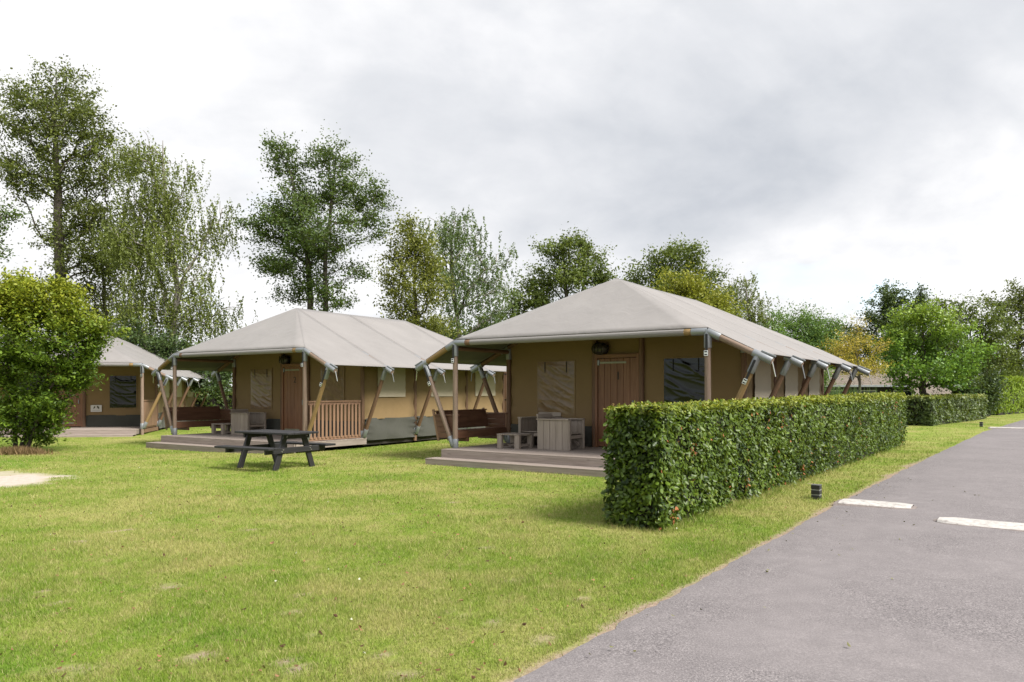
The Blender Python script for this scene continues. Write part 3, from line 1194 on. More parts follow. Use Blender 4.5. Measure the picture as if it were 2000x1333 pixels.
def hedge(label, a, b, width, h0, h1, nleaf, lsize, mat, seed, near_bias=1.0, lump=.055, conifer=False):
    """a, b: ground points of the right-hand face; the body lies to the left of a -> b"""
    r = np.random.default_rng(seed)
    a, b = np.array(a, float), np.array(b, float)
    ln = np.linalg.norm(b - a)
    d = (b - a) / ln
    nl = np.array((-d[1], d[0]))
    Hd = thing('hedge', label, 'hedge', (a[0], a[1], 0), math.atan2(d[1], d[0]), 'clipped hedges')
    ins = .10

    def core(U, V):
        # inverted U section: right side, top, left side
        xx = .12 + U * (ln - .24)
        hh = h0 + (h1 - h0) * U - .10
        q = V * 3
        y = np.where(q < 1, ins, np.where(q < 2, ins + (q - 1) * (width - 2 * ins), width - ins))
        z = np.where(q < 1, q * hh, np.where(q < 2, hh, (3 - q) * hh))
        nz = .05 * (vnoise(xx * 5, q * 7, 1, seed) - .5)
        return xx, y + np.where(q < 1, nz, -nz), z
    me = grid_mesh('twigs', core, max(20, int(ln * 4)), 12, False)
    link('twigs', me, CORE, Hd)
    for xx in (.13, ln - .13):
        box('twigs', (xx, width / 2, (h0 if xx < 1 else h1) / 2 - .05), (.03, width - 2 * ins, (h0 if xx < 1 else h1) - .10), CORE, Hd, bev=0)
    for k in range(int(ln / .5)):
        xk = .25 + k * .5 + r.uniform(-.1, .1)
        if xk < ln - .1:
            tube('stem', (xk, width / 2 + r.uniform(-.08, .08), -.03), (xk + r.uniform(-.1, .1), width / 2, .7), .022, simple('hedge_stem', (.06, .045, .03), .9), Hd, 6, .6)
    # leaves by face
    hm = (h0 + h1) / 2
    areas = dict(right=ln * hm, top=ln * width * 1.15, near=width * hm * 2.0, far=width * hm * .8, left=ln * hm * .55)
    tot = sum(areas.values())
    cs, ns, yg, cl = [], [], [], []
    for face, ar in areas.items():
        n = int(nleaf * ar / tot)
        U = r.random(n) ** near_bias
        V = r.random(n)
        V = V if face == 'top' else 1 - (1 - V) ** 1.05
        hh = h0 + (h1 - h0) * U
        depth = np.abs(r.normal(0, .075, n)) - .02
        lm = lump * (vnoise(U * ln * 2.2, V * 3.1, 1.0, seed + 3) + vnoise(U * ln * 5.2, V * 7.1, 1.0, seed + 4) - 1.0)
        depth = depth - lm
        bulge = .03 * np.sin(V * math.pi)
        if face == 'right':
            P = np.stack([U * ln, depth - bulge, V * hh], 1)
            nn = np.tile((0, -1, .12), (n, 1))
        elif face == 'left':
            P = np.stack([U * ln, width - depth + bulge, V * hh], 1)
            nn = np.tile((0, 1, .12), (n, 1))
        elif face == 'top':
            P = np.stack([U * ln, V * width, hh - depth * .8], 1)
            nn = np.tile((0, 0, 1.), (n, 1))
        else:
            U2 = r.random(n)
            hh = np.full(n, h0 if face == 'near' else h1)
            P = np.stack([(depth - bulge) if face == 'near' else ln - depth + bulge, U2 * width, V * hh], 1)
            nn = np.tile((-1. if face == 'near' else 1., 0, .12), (n, 1))
        low = P[:, 2] < .10
        keep = ~(low & (r.random(n) < .6))
        gapn = vnoise(P[:, 0] * 2.4 + P[:, 1] * 2.4, P[:, 2] * .9, 1.0, seed + 21) * .6 + vnoise(P[:, 0] * 6 + P[:, 1] * 5, P[:, 2] * 5, 1.0, seed + 22) * .4
        keep &= ~((gapn < .42) & (r.random(n) < .55) & (P[:, 2] < hm - .14))
        P, nn = P[keep], nn[keep]
        topness = smooth01((P[:, 2] - (hm - .16)) / .16)
        y = np.clip(topness * r.random(len(P)) * 1.2 * (1 if face != 'top' else 1), 0, 1) + .25 * (r.random(len(P)) < .05)
        cs.append(P)
        ns.append(nn)
        yg.append(y)
        cl.append(vnoise(P[:, 0] * 3.0, P[:, 2] * 3.4 + P[:, 1] * 3, 1.0, seed + 9))
    P, nn, yg, cl = np.concatenate(cs), np.concatenate(ns), np.concatenate(yg), np.concatenate(cl)
    n = len(P)
    nn = unit(nn + .62 * r.normal(size=(n, 3)) + np.array((0, 0, .35)))
    if conifer:
        dd = unit(np.array((0, 0, 1.)) + .35 * r.normal(size=(n, 3)))
    else:
        dd = unit(r.normal(size=(n, 3)) + np.array((0, 0, -.45)))
    dd = unit(dd - nn * (dd * nn).sum(1, keepdims=True))
    sz = lsize * r.uniform(.55, 1.3, n)
    V, Fc = leaf_cards(P, dd, nn, sz, sz * (.62 if not conifer else .35))
    lo = V[:, 2] < .01
    V[lo, 2] = .01
    rn = r.random(n)
    me = np_mesh('foliage', V, Fc, dict(rnd=np.repeat(rn, 2), clump=np.repeat(cl, 2), young=np.repeat(np.clip(yg, 0, 1), 2)))
    o = link('foliage', me, mat, Hd)
    o['kind'] = 'stuff'
    # shoots standing above the clipped top, a few brown leaves
    if not conifer:
        m = int(ln * 30)
        U = r.random(m) ** near_bias
        hh = h0 + (h1 - h0) * U
        base = np.stack([U * ln, r.random(m) * width, hh - .03], 1)
        up = unit(np.array((0, 0, 1.)) + .35 * r.normal(size=(m, 3)))
        sl = r.random(m) ** 2.5 * .085 + .02
        c, d2, cc = [], [], []
        for k in range(4):
            c.append(base + up * (sl * (k + .5) / 4)[:, None] + .008 * r.normal(size=(m, 3)))
        c = np.concatenate(c)
        n3 = unit(np.array((0, 0, .7)) + .6 * r.normal(size=c.shape))
        d3 = unit(np.array((0, 0, .55)) + .8 * r.normal(size=c.shape))
        d3 = unit(d3 - n3 * (d3 * n3).sum(1, keepdims=True))
        sz = r.uniform(.025, .045, len(c)) * (lsize / .065)
        V, Fc = leaf_cards(c, d3, n3, sz, sz * .6)
        q = r.random(len(c))
        o = link('shoots', np_mesh('shoots', V, Fc, dict(rnd=np.repeat(q, 2), clump=np.repeat(q, 2), young=np.repeat(r.random(len(c)), 2))), SHOOT, Hd)
        o['kind'] = 'stuff'
        spots = [(u_, z_) for u_, z_ in ((.9, .88), (2.9, .30), (4.6, 1.15), (10.4, .9), (15.0, 1.2), (5.8, .25), (.35, .12))] if seed == 1 else []
        c = []
        for u_, z_ in spots:
            k = r.integers(9, 20)
            c.append(np.stack([u_ + r.normal(0, .05, k), np.full(k, -.035) + r.normal(0, .01, k), z_ + r.normal(0, .06, k)], 1))
        if c:
            c = np.concatenate(c)
            extra = np.stack([r.random(120) ** near_bias * ln, np.full(120, -.03), r.random(120) * (hm - .1)], 1)
            c = np.concatenate([c, extra])
            n3 = unit(np.array((0, -1., .3)) + .6 * r.normal(size=c.shape))
            d3 = unit(np.array((0, 0, -1.)) + .8 * r.normal(size=c.shape))
            d3 = unit(d3 - n3 * (d3 * n3).sum(1, keepdims=True))
            sz = r.uniform(.04, .06, len(c))
            V, Fc = leaf_cards(c, d3, n3, sz, sz * .55, .4)
            q = r.random(len(c))
            o = link('withered_leaves', np_mesh('withered_leaves', V, Fc, dict(rnd=np.repeat(q, 2), clump=np.repeat(q, 2))), DEADLEAF, Hd)
            o['kind'] = 'stuff'
    return Hd


BEECH = leaf_mat('beech_leaf', (.008, .024, .004), (.115, .182, .016), (.26, .285, .028), .24, .42, .33)
BEECH2 = leaf_mat('beech_leaf_far', (.030, .055, .012), (.105, .150, .030), (.20, .225, .035), .25, .45, .4)
SHOOT = leaf_mat('new_shoot', (.20, .20, .035), (.34, .20, .065), (.26, .27, .045), .35, .45, .3)
DEADLEAF = leaf_mat('withered_leaf', (.16, .055, .020), (.42, .17, .075), None, .2, .7, .2)
THUJA = leaf_mat('thuja_spray', (.100, .175, .012), (.235, .320, .028), (.22, .29, .03), .25, .6, .2)

hedge('big clipped beech hedge with glossy leaves in front of the nearest tent', HEDGE_A, HEDGE_B, .66, 1.40, 1.52, 82000, .065, BEECH, 1, 1.4)
hedge('far low clipped hedge at the corner before the bright green tree', (19.05, 33.8), (27.0, 42.4), 1.25, 1.33, 1.36, 15000, .13, BEECH2, 2, 1.1, .12)
hedge('tall bright yellow green conifer hedge at the right edge of the photo', (31.7, 48.5), (44.0, 60.5), 1.6, 2.40, 2.5, 15000, .24, THUJA, 3, 1.0, .2, True)
hedge('dark clipped hedge seen through the gap behind the middle tent bench', (-14.0, 40.0), (-22.5, 38.5), .9, 1.5, 1.5, 7000, .16, BEECH2, 4, 1.0, .1)

# ------------------------------------------------------------------ trees
def bark(name, dark, light, scale=9.0):
    if name in MATS:
        return MATS[name]
    m, t, p, o = new_mat(name)
    v, _ = obj_coord(t, (3, 3, .8))
    n = noise(t, v, scale, 6, 0.65, 0.8)
    setc(t, p, ramp(t, n, [(0.35, dark), (0.65, light)]))
    p.inputs['Roughness'].default_value = 0.9
    bump(t, p, n, 0.6, 0.02)
    MATS[name] = m
    return m


BARK = bark('oak_bark', (.030, .024, .018), (.095, .080, .062))
BIRCHB = bark('birch_bark', (.075, .065, .055), (.42, .39, .35), 4.0)


def tubes(paths, radii, seg=6):
    vs, fs, n = [], [], 0
    for P, R in zip(paths, radii):
        P = np.asarray(P, float)
        k = len(P)
        T = np.gradient(P, axis=0)
        T = unit(T)
        ref = np.where(np.abs(T[:, 2:3]) > .9, np.array([[1., 0, 0]]), np.array([[0, 0, 1.]]))
        s = unit(np.cross(T, ref))
        q = np.cross(s, T)
        a = np.linspace(0, 2 * math.pi, seg, endpoint=False)
        ring = s[:, None] * np.cos(a)[None, :, None] + q[:, None] * np.sin(a)[None, :, None]
        V = P[:, None] + ring * np.asarray(R)[:, None, None]
        vs.append(V.reshape(-1, 3))
        idx = n + np.arange(k * seg).reshape(k, seg)
        nx = np.roll(idx, -1, 1)
        fs.append(np.stack([idx[:-1], nx[:-1], nx[1:], idx[1:]], -1).reshape(-1, 4))
        n += k * seg
    return np.concatenate(vs), np.concatenate(fs)


def tree(name, label, cat, base, trunks, blobs, leaves, mat, seed, trunk_mat=None, tr=.16, lsize=.15, ncl=220, spread=.38,
         weep=0.0, aspect=.6, group='trees behind the tents', upn=.9, shell=.46, low_branch=.25):
    """base: ground point. trunks: lists of points relative to base. blobs: (x, y, z, rx, ry, rz) relative to base"""
    r = np.random.default_rng(seed)
    T = thing(name, label, cat, (base[0], base[1], gz(*base)), 0, group)
    # clump centres
    vol = np.array([(b[3] * b[4] * b[5]) ** (2 / 3) for b in blobs])
    cnt = np.maximum(4, (1.15 * ncl * vol / vol.sum()).astype(int))
    cs = []
    for b, k in zip(blobs, cnt):
        u = rvec(r, k)
        q = r.random(k) ** shell
        cs.append(np.array(b[:3]) + u * q[:, None] * np.array(b[3:]))
    cs = np.concatenate(cs)
    cs = cs[cs[:, 2] > .25]
    # skeleton
    nodes, par, isct = [], [], []
    tips = []
    for tk in trunks:
        tk = np.array(tk, float)
        m = 14
        tt = np.linspace(0, len(tk) - 1, m)
        pts = np.stack([np.interp(tt, np.arange(len(tk)), tk[:, i]) for i in range(3)], 1)
        pts[1:-1, :2] += r.normal(0, .022, (m - 2, 2)) * (tr / .16)
        for i, q in enumerate(pts):
            nodes.append(q)
            par.append(-1 if i == 0 else len(nodes) - 2)
        tips.append(len(nodes) - 1)
    nodes = [np.array(q) for q in nodes]
    tr0 = np.array(nodes)
    order = np.argsort([np.min(np.linalg.norm(tr0 - c, axis=1)) for c in cs])
    arr = np.zeros((len(nodes) + len(cs) * 4, 3))
    arr[:len(nodes)] = nodes
    cntn = len(nodes)
    par = list(par)
    zmin = min(b[2] - b[5] for b in blobs)
    ends = []
    for ci in order:
        c = cs[ci]
        A = arr[:cntn]
        dv = c - A
        hd = np.hypot(dv[:, 0], dv[:, 1])
        cost = np.linalg.norm(dv, axis=1) + 2.5 * np.maximum(0, low_branch * hd - dv[:, 2])
        cost[A[:, 2] < max(.15, zmin * .6)] += 3
        j = int(np.argmin(cost))
        p0 = arr[j]
        k = 3 if np.linalg.norm(c - p0) > .6 else 1
        prev = j
        for q in range(1, k + 1):
            f = q / k
            pt = p0 + (c - p0) * f
            pt[2] += .12 * np.linalg.norm(c - p0) * math.sin(math.pi * f) * (1 if weep == 0 else 1.5)
            if q < k:
                pt = pt + r.normal(0, .05, 3) * np.linalg.norm(c - p0)
            arr[cntn] = pt
            par.append(prev)
            prev = cntn
            cntn += 1
        ends.append(prev)
    arr = arr[:cntn]
    load = np.zeros(cntn)
    for e in ends:
        load[e] += 1
    for i in range(cntn - 1, -1, -1):
        if par[i] >= 0:
            load[par[i]] += load[i]
    mx = max(load.max(), 1)
    radn = np.maximum(.012 * (tr / .16) ** .5, tr * (load / mx) ** .52)
    # trunk part: heavy nodes; branches part: the rest
    nt_ = len(tr0)
    per = nt_ // len(trunks)
    tp, trr = [], []
    for q in range(len(trunks)):
        sl = slice(q * per, (q + 1) * per)
        R = radn[sl].copy()
        R = np.maximum.accumulate(R[::-1])[::-1]
        R[0] *= 1.35
        R[1] *= 1.08
        tp.append(arr[sl])
        trr.append(R)
    V, Fc = tubes(tp, trr, 9)
    link('trunk', np_mesh('trunk', V, Fc, smooth=True), trunk_mat or BARK, T)
    bp, br = [], []
    for i in range(nt_, cntn):
        j = par[i]
        bp.append(np.stack([arr[j], arr[i]]))
        br.append([min(radn[j], radn[i] * 1.5), radn[i]])
    V, Fc = tubes(bp, br, 4)
    link('branches', np_mesh('branches', V, Fc, smooth=True), trunk_mat or BARK, T)['kind'] = 'stuff'
    # leaves
    per = max(8, int(leaves * 1.5) // len(cs))
    lsize = lsize * .76
    n = per * len(cs)
    ci = np.repeat(np.arange(len(cs)), per)
    size = spread * r.uniform(.65, 1.35, len(cs))
    off = r.normal(size=(n, 3)) * np.array((1, 1, .62))
    off *= size[ci][:, None] * .60
    # foliage sprays follow the twig that carries them
    od = np.zeros((len(cs), 3))
    for e_, ci_ in zip(ends, order):
        q_ = par[e_]
        od[ci_] = arr[e_] - arr[par[q_] if par[q_] >= 0 else q_]
    od = unit(unit(od) + np.array((0, 0, .25)) + .3 * r.normal(size=od.shape))
    off += od[ci] * (r.normal(size=n) * size[ci] * .85)[:, None]
    P = cs[ci] + off
    clump = r.random(len(cs))[ci]
    if weep:
        ns = 7                                             # hanging strands in every clump
        st = r.integers(0, ns, n)
        key = ci * ns + st
        so_ = r.normal(size=(len(cs) * ns, 3)) * np.array((.42, .42, .2))
        sl = weep * r.uniform(.35, 1.25, len(cs) * ns)
        f = r.random(n)
        P = cs[ci] + so_[key] + np.stack([.035 * r.normal(size=n), .035 * r.normal(size=n), -f * sl[key]], 1)
        P[:, 0] += .10 * np.sin(f * 3 + key) * sl[key]
    nn = unit(r.normal(size=(n, 3)) + np.array((0, 0, upn)))
    dd = unit(r.normal(size=(n, 3)) + np.array((0, 0, -.3 - weep)))
    dd = unit(dd - nn * (dd * nn).sum(1, keepdims=True))
    sz = lsize * r.uniform(.6, 1.3, n)
    keep = P[:, 2] > .06
    P, dd, nn, sz, clump = P[keep], dd[keep], nn[keep], sz[keep], clump[keep]
    V, Fc = leaf_quads(P, dd, nn, sz, sz * aspect)
    V[:, 2] = np.maximum(V[:, 2], .015)
    top = max(b[2] + b[5] for b in blobs)
    hgt = smooth01((P[:, 2] - top * .58 + .25 * r.normal(size=len(P))) / (top * .34))
    young = np.clip(hgt * (.25 + .9 * r.random(len(P))), 0, 1)
    me = np_mesh('crown', V, Fc, dict(rnd=r.random(len(P)), clump=clump, young=young))
    o = link('crown', me, mat, T)
    return T


def ptree(name, label, Z, xb, trunks, blobs, leaves, mat, seed, cat='tree', yb=None, **kw):
    """trunks and blobs measured in the photo at distance Z; turned into metres round the base"""
    bx = px(xb, Z)
    r = np.random.default_rng(seed + 100)
    s = Z / F
    tk = [[(px(x, Z) - bx, r.uniform(-.3, .3) if i else 0, pz(y, Z) if y < 900 else -.05) for i, (x, y) in enumerate(q)] for q in trunks]
    bl = []
    for (x, y, rx, ry) in blobs:
        bl.append((px(x, Z) - bx, r.uniform(-.55, .55) * rx * s, pz(y, Z), rx * s, rx * s * .95, ry * s))
    return tree(name, label, cat, (bx, Z), tk, bl, leaves, mat, seed, **kw)


GAIN = 1.42
OAK = leaf_mat('oak_leaf', (.022, .034, .008), (.110, .132, .026), None, .25, .5, .35)
OAKG = leaf_mat('oak_leaf_green', (.018, .036, .010), (.080, .122, .026), None, .25, .5, .35)
BIRCH = leaf_mat('birch_leaf', (.050, .068, .014), (.145, .175, .038), None, .3, .5, .35)
BIRCH2 = leaf_mat('birch_leaf_green', (.045, .075, .030), (.110, .155, .055), None, .3, .5, .35)
YEL = leaf_mat('yellowing_leaf', (.058, .072, .014), (.170, .180, .034), None, .3, .5, .3)
YGR = leaf_mat('yellow_green_leaf', (.055, .080, .012), (.190, .210, .025), (.26, .26, .03), .3, .5, .3)
MIDG = leaf_mat('mid_green_leaf', (.028, .048, .010), (.115, .148, .030), None, .28, .5, .3)
FEATH = leaf_mat('feathery_green_leaf', (.038, .082, .020), (.115, .190, .045), None, .3, .5, .3)
GOLD = leaf_mat('golden_leaf', (.150, .135, .022), (.400, .310, .050), None, .3, .55, .3)
DARKG = leaf_mat('dark_green_leaf', (.016, .032, .012), (.060, .092, .026), None, .2, .5, .3)
BRIGHT = leaf_mat('bright_green_leaf', (.024, .070, .010), (.150, .260, .034), (.24, .33, .04), .3, .45, .35)
SHRUB = leaf_mat('shrub_leaf', (.024, .054, .006), (.110, .170, .016), (.30, .32, .026), .28, .48, .3)

G0 = (0, 1000)
ptree('oak_tree', 'tallest oak at the left with a bare straight trunk and open crown', 40, 121,
      [[(121, 905), (121, 540), (119, 400), (113, 280), (105, 150)]],
      [(100, 180, 75, 62), (60, 250, 70, 60), (150, 260, 75, 60), (95, 340, 100, 55), (200, 320, 60, 60), (30, 340, 40, 60), (175, 430, 80, 45), (100, 460, 45, 35), (190, 250, 25, 40), (20, 180, 30, 40), (190, 500, 80, 45)],
      25000, OAK, 3, tr=.27, lsize=.19, ncl=460, spread=.38)
ptree('oak_tree', 'dark leafy tree cut off by the left edge of the photo', 34, -60,
      [[(-60, 905), (-62, 600), (-60, 440)]], [(-30, 420, 60, 45), (-10, 480, 50, 40), (-80, 400, 70, 80), (-70, 520, 70, 60), (10, 430, 28, 28)],
      6500, OAKG, 5, tr=.22, lsize=.18, ncl=90, spread=.38)
ptree('oak_tree', 'brownish leafy tree between the tall oak and the weeping birch', 43, 205,
      [[(205, 905), (205, 650), (200, 480)]], [(190, 560, 75, 45), (240, 600, 60, 60), (160, 590, 55, 50), (215, 640, 80, 50), (220, 470, 50, 60), (240, 520, 45, 50), (150, 640, 60, 50)],
      7500, leaf_mat('olive_leaf', (.030, .038, .013), (.095, .105, .034), None, .25, .5, .3), 6, tr=.2, lsize=.21, ncl=170, spread=.45)
ptree('birch_tree', 'weeping birch with hanging twigs left of the middle tent', 38, 336,
      [[(336, 905), (334, 660), (348, 560), (330, 470), (318, 380), (318, 275)], [(345, 600), (362, 545), (395, 480), (415, 420)]],
      [(310, 300, 55, 40), (285, 380, 60, 60), (330, 390, 45, 70), (290, 480, 60, 70), (345, 480, 55, 60), (370, 340, 22, 30), (405, 440, 40, 45), (435, 400, 22, 25), (300, 590, 70, 60), (390, 560, 45, 45), (250, 430, 35, 70), (440, 600, 34, 26), (245, 300, 25, 30), (370, 610, 60, 30)],
      33000, BIRCH, 7, trunk_mat=BIRCHB, tr=.19, lsize=.17, ncl=280, spread=.4, weep=1.8, aspect=.5, upn=.1)
ptree('oak_tree', 'round topped oak with two trunks above the middle tent', 38, 606,
      [[(606, 905), (606, 610), (600, 500), (585, 400), (560, 310)], [(632, 905), (636, 610), (640, 480), (650, 380), (655, 300)],],
      [(560, 320, 42, 42), (645, 315, 50, 40), (590, 390, 75, 50), (680, 370, 60, 40), (560, 440, 60, 45), (640, 460, 80, 45), (720, 390, 42, 35), (510, 450, 35, 35), (735, 445, 32, 28), (560, 510, 50, 30), (520, 515, 38, 22), (690, 530, 30, 22), (655, 590, 35, 28), (560, 570, 30, 25), (545, 290, 20, 18), (600, 480, 60, 45), (620, 560, 45, 40)],
      29000, OAKG, 8, tr=.16, lsize=.17, ncl=470, spread=.34)
ptree('birch_tree', 'yellowing tree right of the two trunk oak', 36, 815,
      [[(813, 905), (814, 640), (808, 540), (812, 450)]], [(805, 470, 45, 40), (830, 500, 38, 50), (780, 520, 40, 40), (830, 570, 45, 45), (780, 590, 38, 35), (810, 640, 55, 35), (765, 560, 22, 22), (850, 640, 40, 30), (845, 520, 25, 40)],
      11000, YEL, 9, tr=.13, lsize=.17, ncl=170, spread=.34)
ptree('birch_tree', 'tall green birch between the two nearer tents', 41, 893,
      [[(895, 905), (897, 650), (886, 580), (880, 500), (890, 425)], [(890, 630), (915, 570), (950, 520)]],
      [(890, 440, 45, 32), (850, 450, 35, 30), (900, 510, 50, 50), (930, 480, 28, 40), (950, 550, 48, 45), (985, 510, 22, 26), (900, 590, 50, 45), (965, 600, 35, 35), (850, 540, 30, 40), (930, 650, 60, 30), (870, 655, 40, 30)],
      19000, BIRCH2, 10, trunk_mat=BIRCHB, tr=.16, lsize=.155, ncl=190, spread=.4, weep=.8, aspect=.55, upn=.1)
ptree('oak_tree', 'leafy tree behind the left slope of the nearest tent roof', 45, 1115,
      [[(1115, 905), (1112, 640), (1105, 560), (1100, 490)], [(1113, 640), (1140, 560), (1150, 500)]],
      [(1090, 490, 42, 28), (1140, 490, 38, 28), (1065, 545, 45, 38), (1120, 545, 55, 38), (1170, 530, 25, 30), (1050, 590, 38, 28), (1110, 600, 60, 30), (1185, 545, 20, 18), (1010, 590, 28, 24), (1000, 625, 32, 26)],
      14000, MIDG, 11, tr=.16, lsize=.21, ncl=200, spread=.38)
ptree('oak_tree', 'open crowned tall tree behind the ridge of the nearest tent', 48, 1310,
      [[(1310, 905), (1308, 620), (1305, 540), (1300, 490)]],
      [(1310, 500, 48, 28), (1275, 530, 38, 30), (1345, 520, 40, 34), (1240, 545, 28, 22), (1380, 545, 30, 30), (1300, 565, 75, 40), (1220, 560, 22, 20), (1395, 590, 35, 40), (1360, 580, 50, 40), (1260, 590, 45, 30)],
      13000, MIDG, 12, tr=.17, lsize=.22, ncl=200, spread=.4)
ptree('maple_tree', 'yellow green bushy tree just behind the roof of the nearest tent', 38, 1330,
      [[(1330, 905), (1330, 640), (1330, 560)]], [(1320, 560, 42, 26), (1355, 575, 45, 26), (1395, 600, 35, 22), (1300, 590, 38, 26), (1420, 620, 28, 22), (1360, 620, 60, 30)],
      8000, YGR, 13, tr=.13, lsize=.19, ncl=110, spread=.34)
ptree('birch_tree', 'thin grey green birch above the right end of the nearest roof', 50, 1462,
      [[(1462, 905), (1462, 680), (1460, 600), (1455, 550)]], [(1455, 560, 25, 20), (1475, 590, 28, 30), (1440, 600, 28, 35), (1480, 640, 30, 30), (1450, 650, 40, 30), (1425, 570, 18, 30), (1498, 630, 18, 22)],
      9000, BIRCH, 14, trunk_mat=BIRCHB, tr=.12, lsize=.17, ncl=110, spread=.4, weep=.8, aspect=.5, upn=.1)
ptree('ash_tree', 'feathery mid green tree right of the nearest roof', 46, 1556,
      [[(1556, 905), (1556, 720), (1555, 640)]], [(1545, 625, 35, 22), (1580, 640, 38, 26), (1530, 660, 40, 30), (1590, 670, 40, 30), (1560, 690, 60, 35), (1615, 650, 25, 30), (1560, 735, 60, 30)],
      17000, FEATH, 15, tr=.14, lsize=.22, ncl=150, spread=.4, aspect=.4)
ptree('larch_tree', 'slender golden yellow sapling behind the right tent end', 33, 1676,
      [[(1676, 905), (1676, 740), (1677, 690), (1680, 620)]], [(1680, 640, 18, 26), (1665, 680, 45, 20), (1700, 675, 32, 22), (1640, 665, 28, 18), (1680, 715, 55, 20), (1645, 705, 35, 14), (1705, 720, 28, 16), (1625, 690, 24, 16),],
      4300, GOLD, 16, tr=.06, lsize=.12, ncl=150, spread=.22, aspect=.4)
ptree('oak_tree', 'dark round crowned tree standing behind the bright green tree', 58, 1748,
      [[(1748, 905), (1748, 700), (1748, 600)]], [(1745, 580, 42, 26), (1715, 610, 35, 30), (1785, 605, 32, 28), (1750, 640, 60, 40), (1700, 680, 45, 45), (1780, 680, 60, 50), (1640, 660, 40, 35), (1800, 580, 14, 16), (1640, 710, 50, 40), (1720, 740, 60, 30)],
      21000, DARKG, 17, tr=.2, lsize=.24, ncl=210, spread=.42)
ptree('maple_tree', 'bright green round tree inside the far low hedge', 37, 1810,
      [[(1808, 905), (1809, 770), (1806, 700), (1800, 630)]],
      [(1770, 625, 35, 24), (1815, 620, 38, 24), (1850, 650, 45, 26), (1750, 665, 40, 28), (1800, 670, 60, 30), (1890, 690, 38, 22), (1755, 715, 38, 28), (1820, 720, 65, 30), (1880, 725, 40, 22), (1760, 748, 30, 14), (1850, 745, 40, 16)],
      13000, BRIGHT, 18, tr=.16, lsize=.19, ncl=190, spread=.30, low_branch=.1)
ptree('birch_tree', 'loose mid green tree right of the bright green tree', 56, 1900,
      [[(1900, 905), (1900, 700), (1898, 620)]], [(1880, 610, 40, 26), (1920, 625, 40, 30), (1860, 650, 40, 40), (1930, 670, 45, 40), (1890, 700, 60, 45), (1940, 720, 45, 40), (1850, 600, 18, 18), (1880, 745, 60, 25)],
      13000, MIDG, 19, tr=.18, lsize=.24, ncl=200, spread=.42)
ptree('oak_tree', 'tall sparse tree at the right edge of the photo', 62, 1990,
      [[(1990, 905), (1990, 700), (1992, 600), (2000, 560)]], [(1995, 570, 25, 26), (1960, 600, 25, 24), (2030, 590, 45, 45), (1985, 640, 45, 40), (2040, 660, 50, 50), (1960, 690, 40, 40), (2000, 720, 60, 40), (1930, 590, 14, 14)],
      12000, OAK, 20, tr=.2, lsize=.25, ncl=200, spread=.42)
ptree('oak_tree', 'dark evergreen tree shading the corner left of the tall conifer hedge', 46.5, 1912,
      [[(1925, 905), (1925, 780), (1925, 720)]], [(1900, 770, 40, 26), (1935, 760, 28, 35), (1870, 745, 40, 28), (1925, 800, 22, 16), (1895, 795, 30, 14)],
      12000, DARKG, 21, tr=.15, lsize=.2, ncl=110, spread=.36)
ptree('oak_tree', 'dark green bushy tree low behind the farthest tent roof', 36, 290,
      [[(290, 905), (290, 720), (290, 680)]], [(280, 680, 48, 26), (330, 680, 35, 24), (250, 660, 40, 28), (320, 720, 70, 35), (400, 715, 60, 30), (420, 750, 45, 22), (240, 710, 50, 40)],
      11000, DARKG, 22, tr=.12, lsize=.19, ncl=150, spread=.36)
ptree('oak_tree', 'low dark trees behind the right slope of the middle roof', 44, 930,
      [[(930, 905), (930, 720), (930, 660)]], [(900, 670, 60, 26), (960, 650, 45, 30), (1000, 660, 40, 30), (840, 650, 40, 22), (1000, 720, 50, 40)],
      8000, MIDG, 23, tr=.14, lsize=.21, ncl=120, spread=.4)
ptree('shrub', 'large yellow green shrub at the left in front of the farthest tent', 20.3, 40,
      [[(40, 878), (60, 780), (80, 680), (90, 600)], [(30, 880), (20, 780), (10, 680), (0, 600)], [(50, 880), (100, 760), (150, 690), (190, 640)]],
      [(60, 590, 70, 48), (135, 600, 55, 48), (10, 590, 50, 45), (165, 650, 45, 38), (90, 670, 85, 60), (0, 690, 60, 70), (205, 640, 28, 14), (120, 730, 55, 45), (50, 780, 60, 55), (95, 790, 36, 32), (10, 820, 50, 45), (70, 835, 36, 30), (160, 735, 22, 16), (185, 690, 24, 20), (40, 560, 50, 26), (120, 565, 40, 22)],
      42000, SHRUB, 24, cat='shrub', tr=.06, lsize=.13, ncl=420, upn=1.4, spread=.19, aspect=.5, group='shrubs', shell=.5, low_branch=.1)

# low wood closing the horizon
r = np.random.default_rng(77)
n = 26000
ang = r.uniform(-1.0, 1.1, n)
Zw = r.uniform(78, 92, n)
X = Zw * np.tan(ang * .85)
hw = 4.2 + 1.8 * vnoise(X, Zw, .12, 1) + 1.5 * vnoise(X, Zw, .4, 2)
P = np.stack([X, Zw, r.random(n) ** .8 * hw], 1)
nn = unit(r.normal(size=(n, 3)) + np.array((0, -.4, .4)))
dd = rvec(r, n)
dd = unit(dd - nn * (dd * nn).sum(1, keepdims=True))
sz = r.uniform(.45, .9, n)
V, Fc = leaf_quads(P, dd, nn, sz, sz * .6)
V[:, 2] = np.maximum(V[:, 2], .02)
wd_ = link('woods', np_mesh('woods', V, Fc, dict(rnd=r.random(n), clump=vnoise(X, P[:, 2], .5, 4))), DARKG)
tag(wd_, 'low dark wood closing the horizon behind the campsite', 'woods', kind='stuff')

GAIN = 1.0
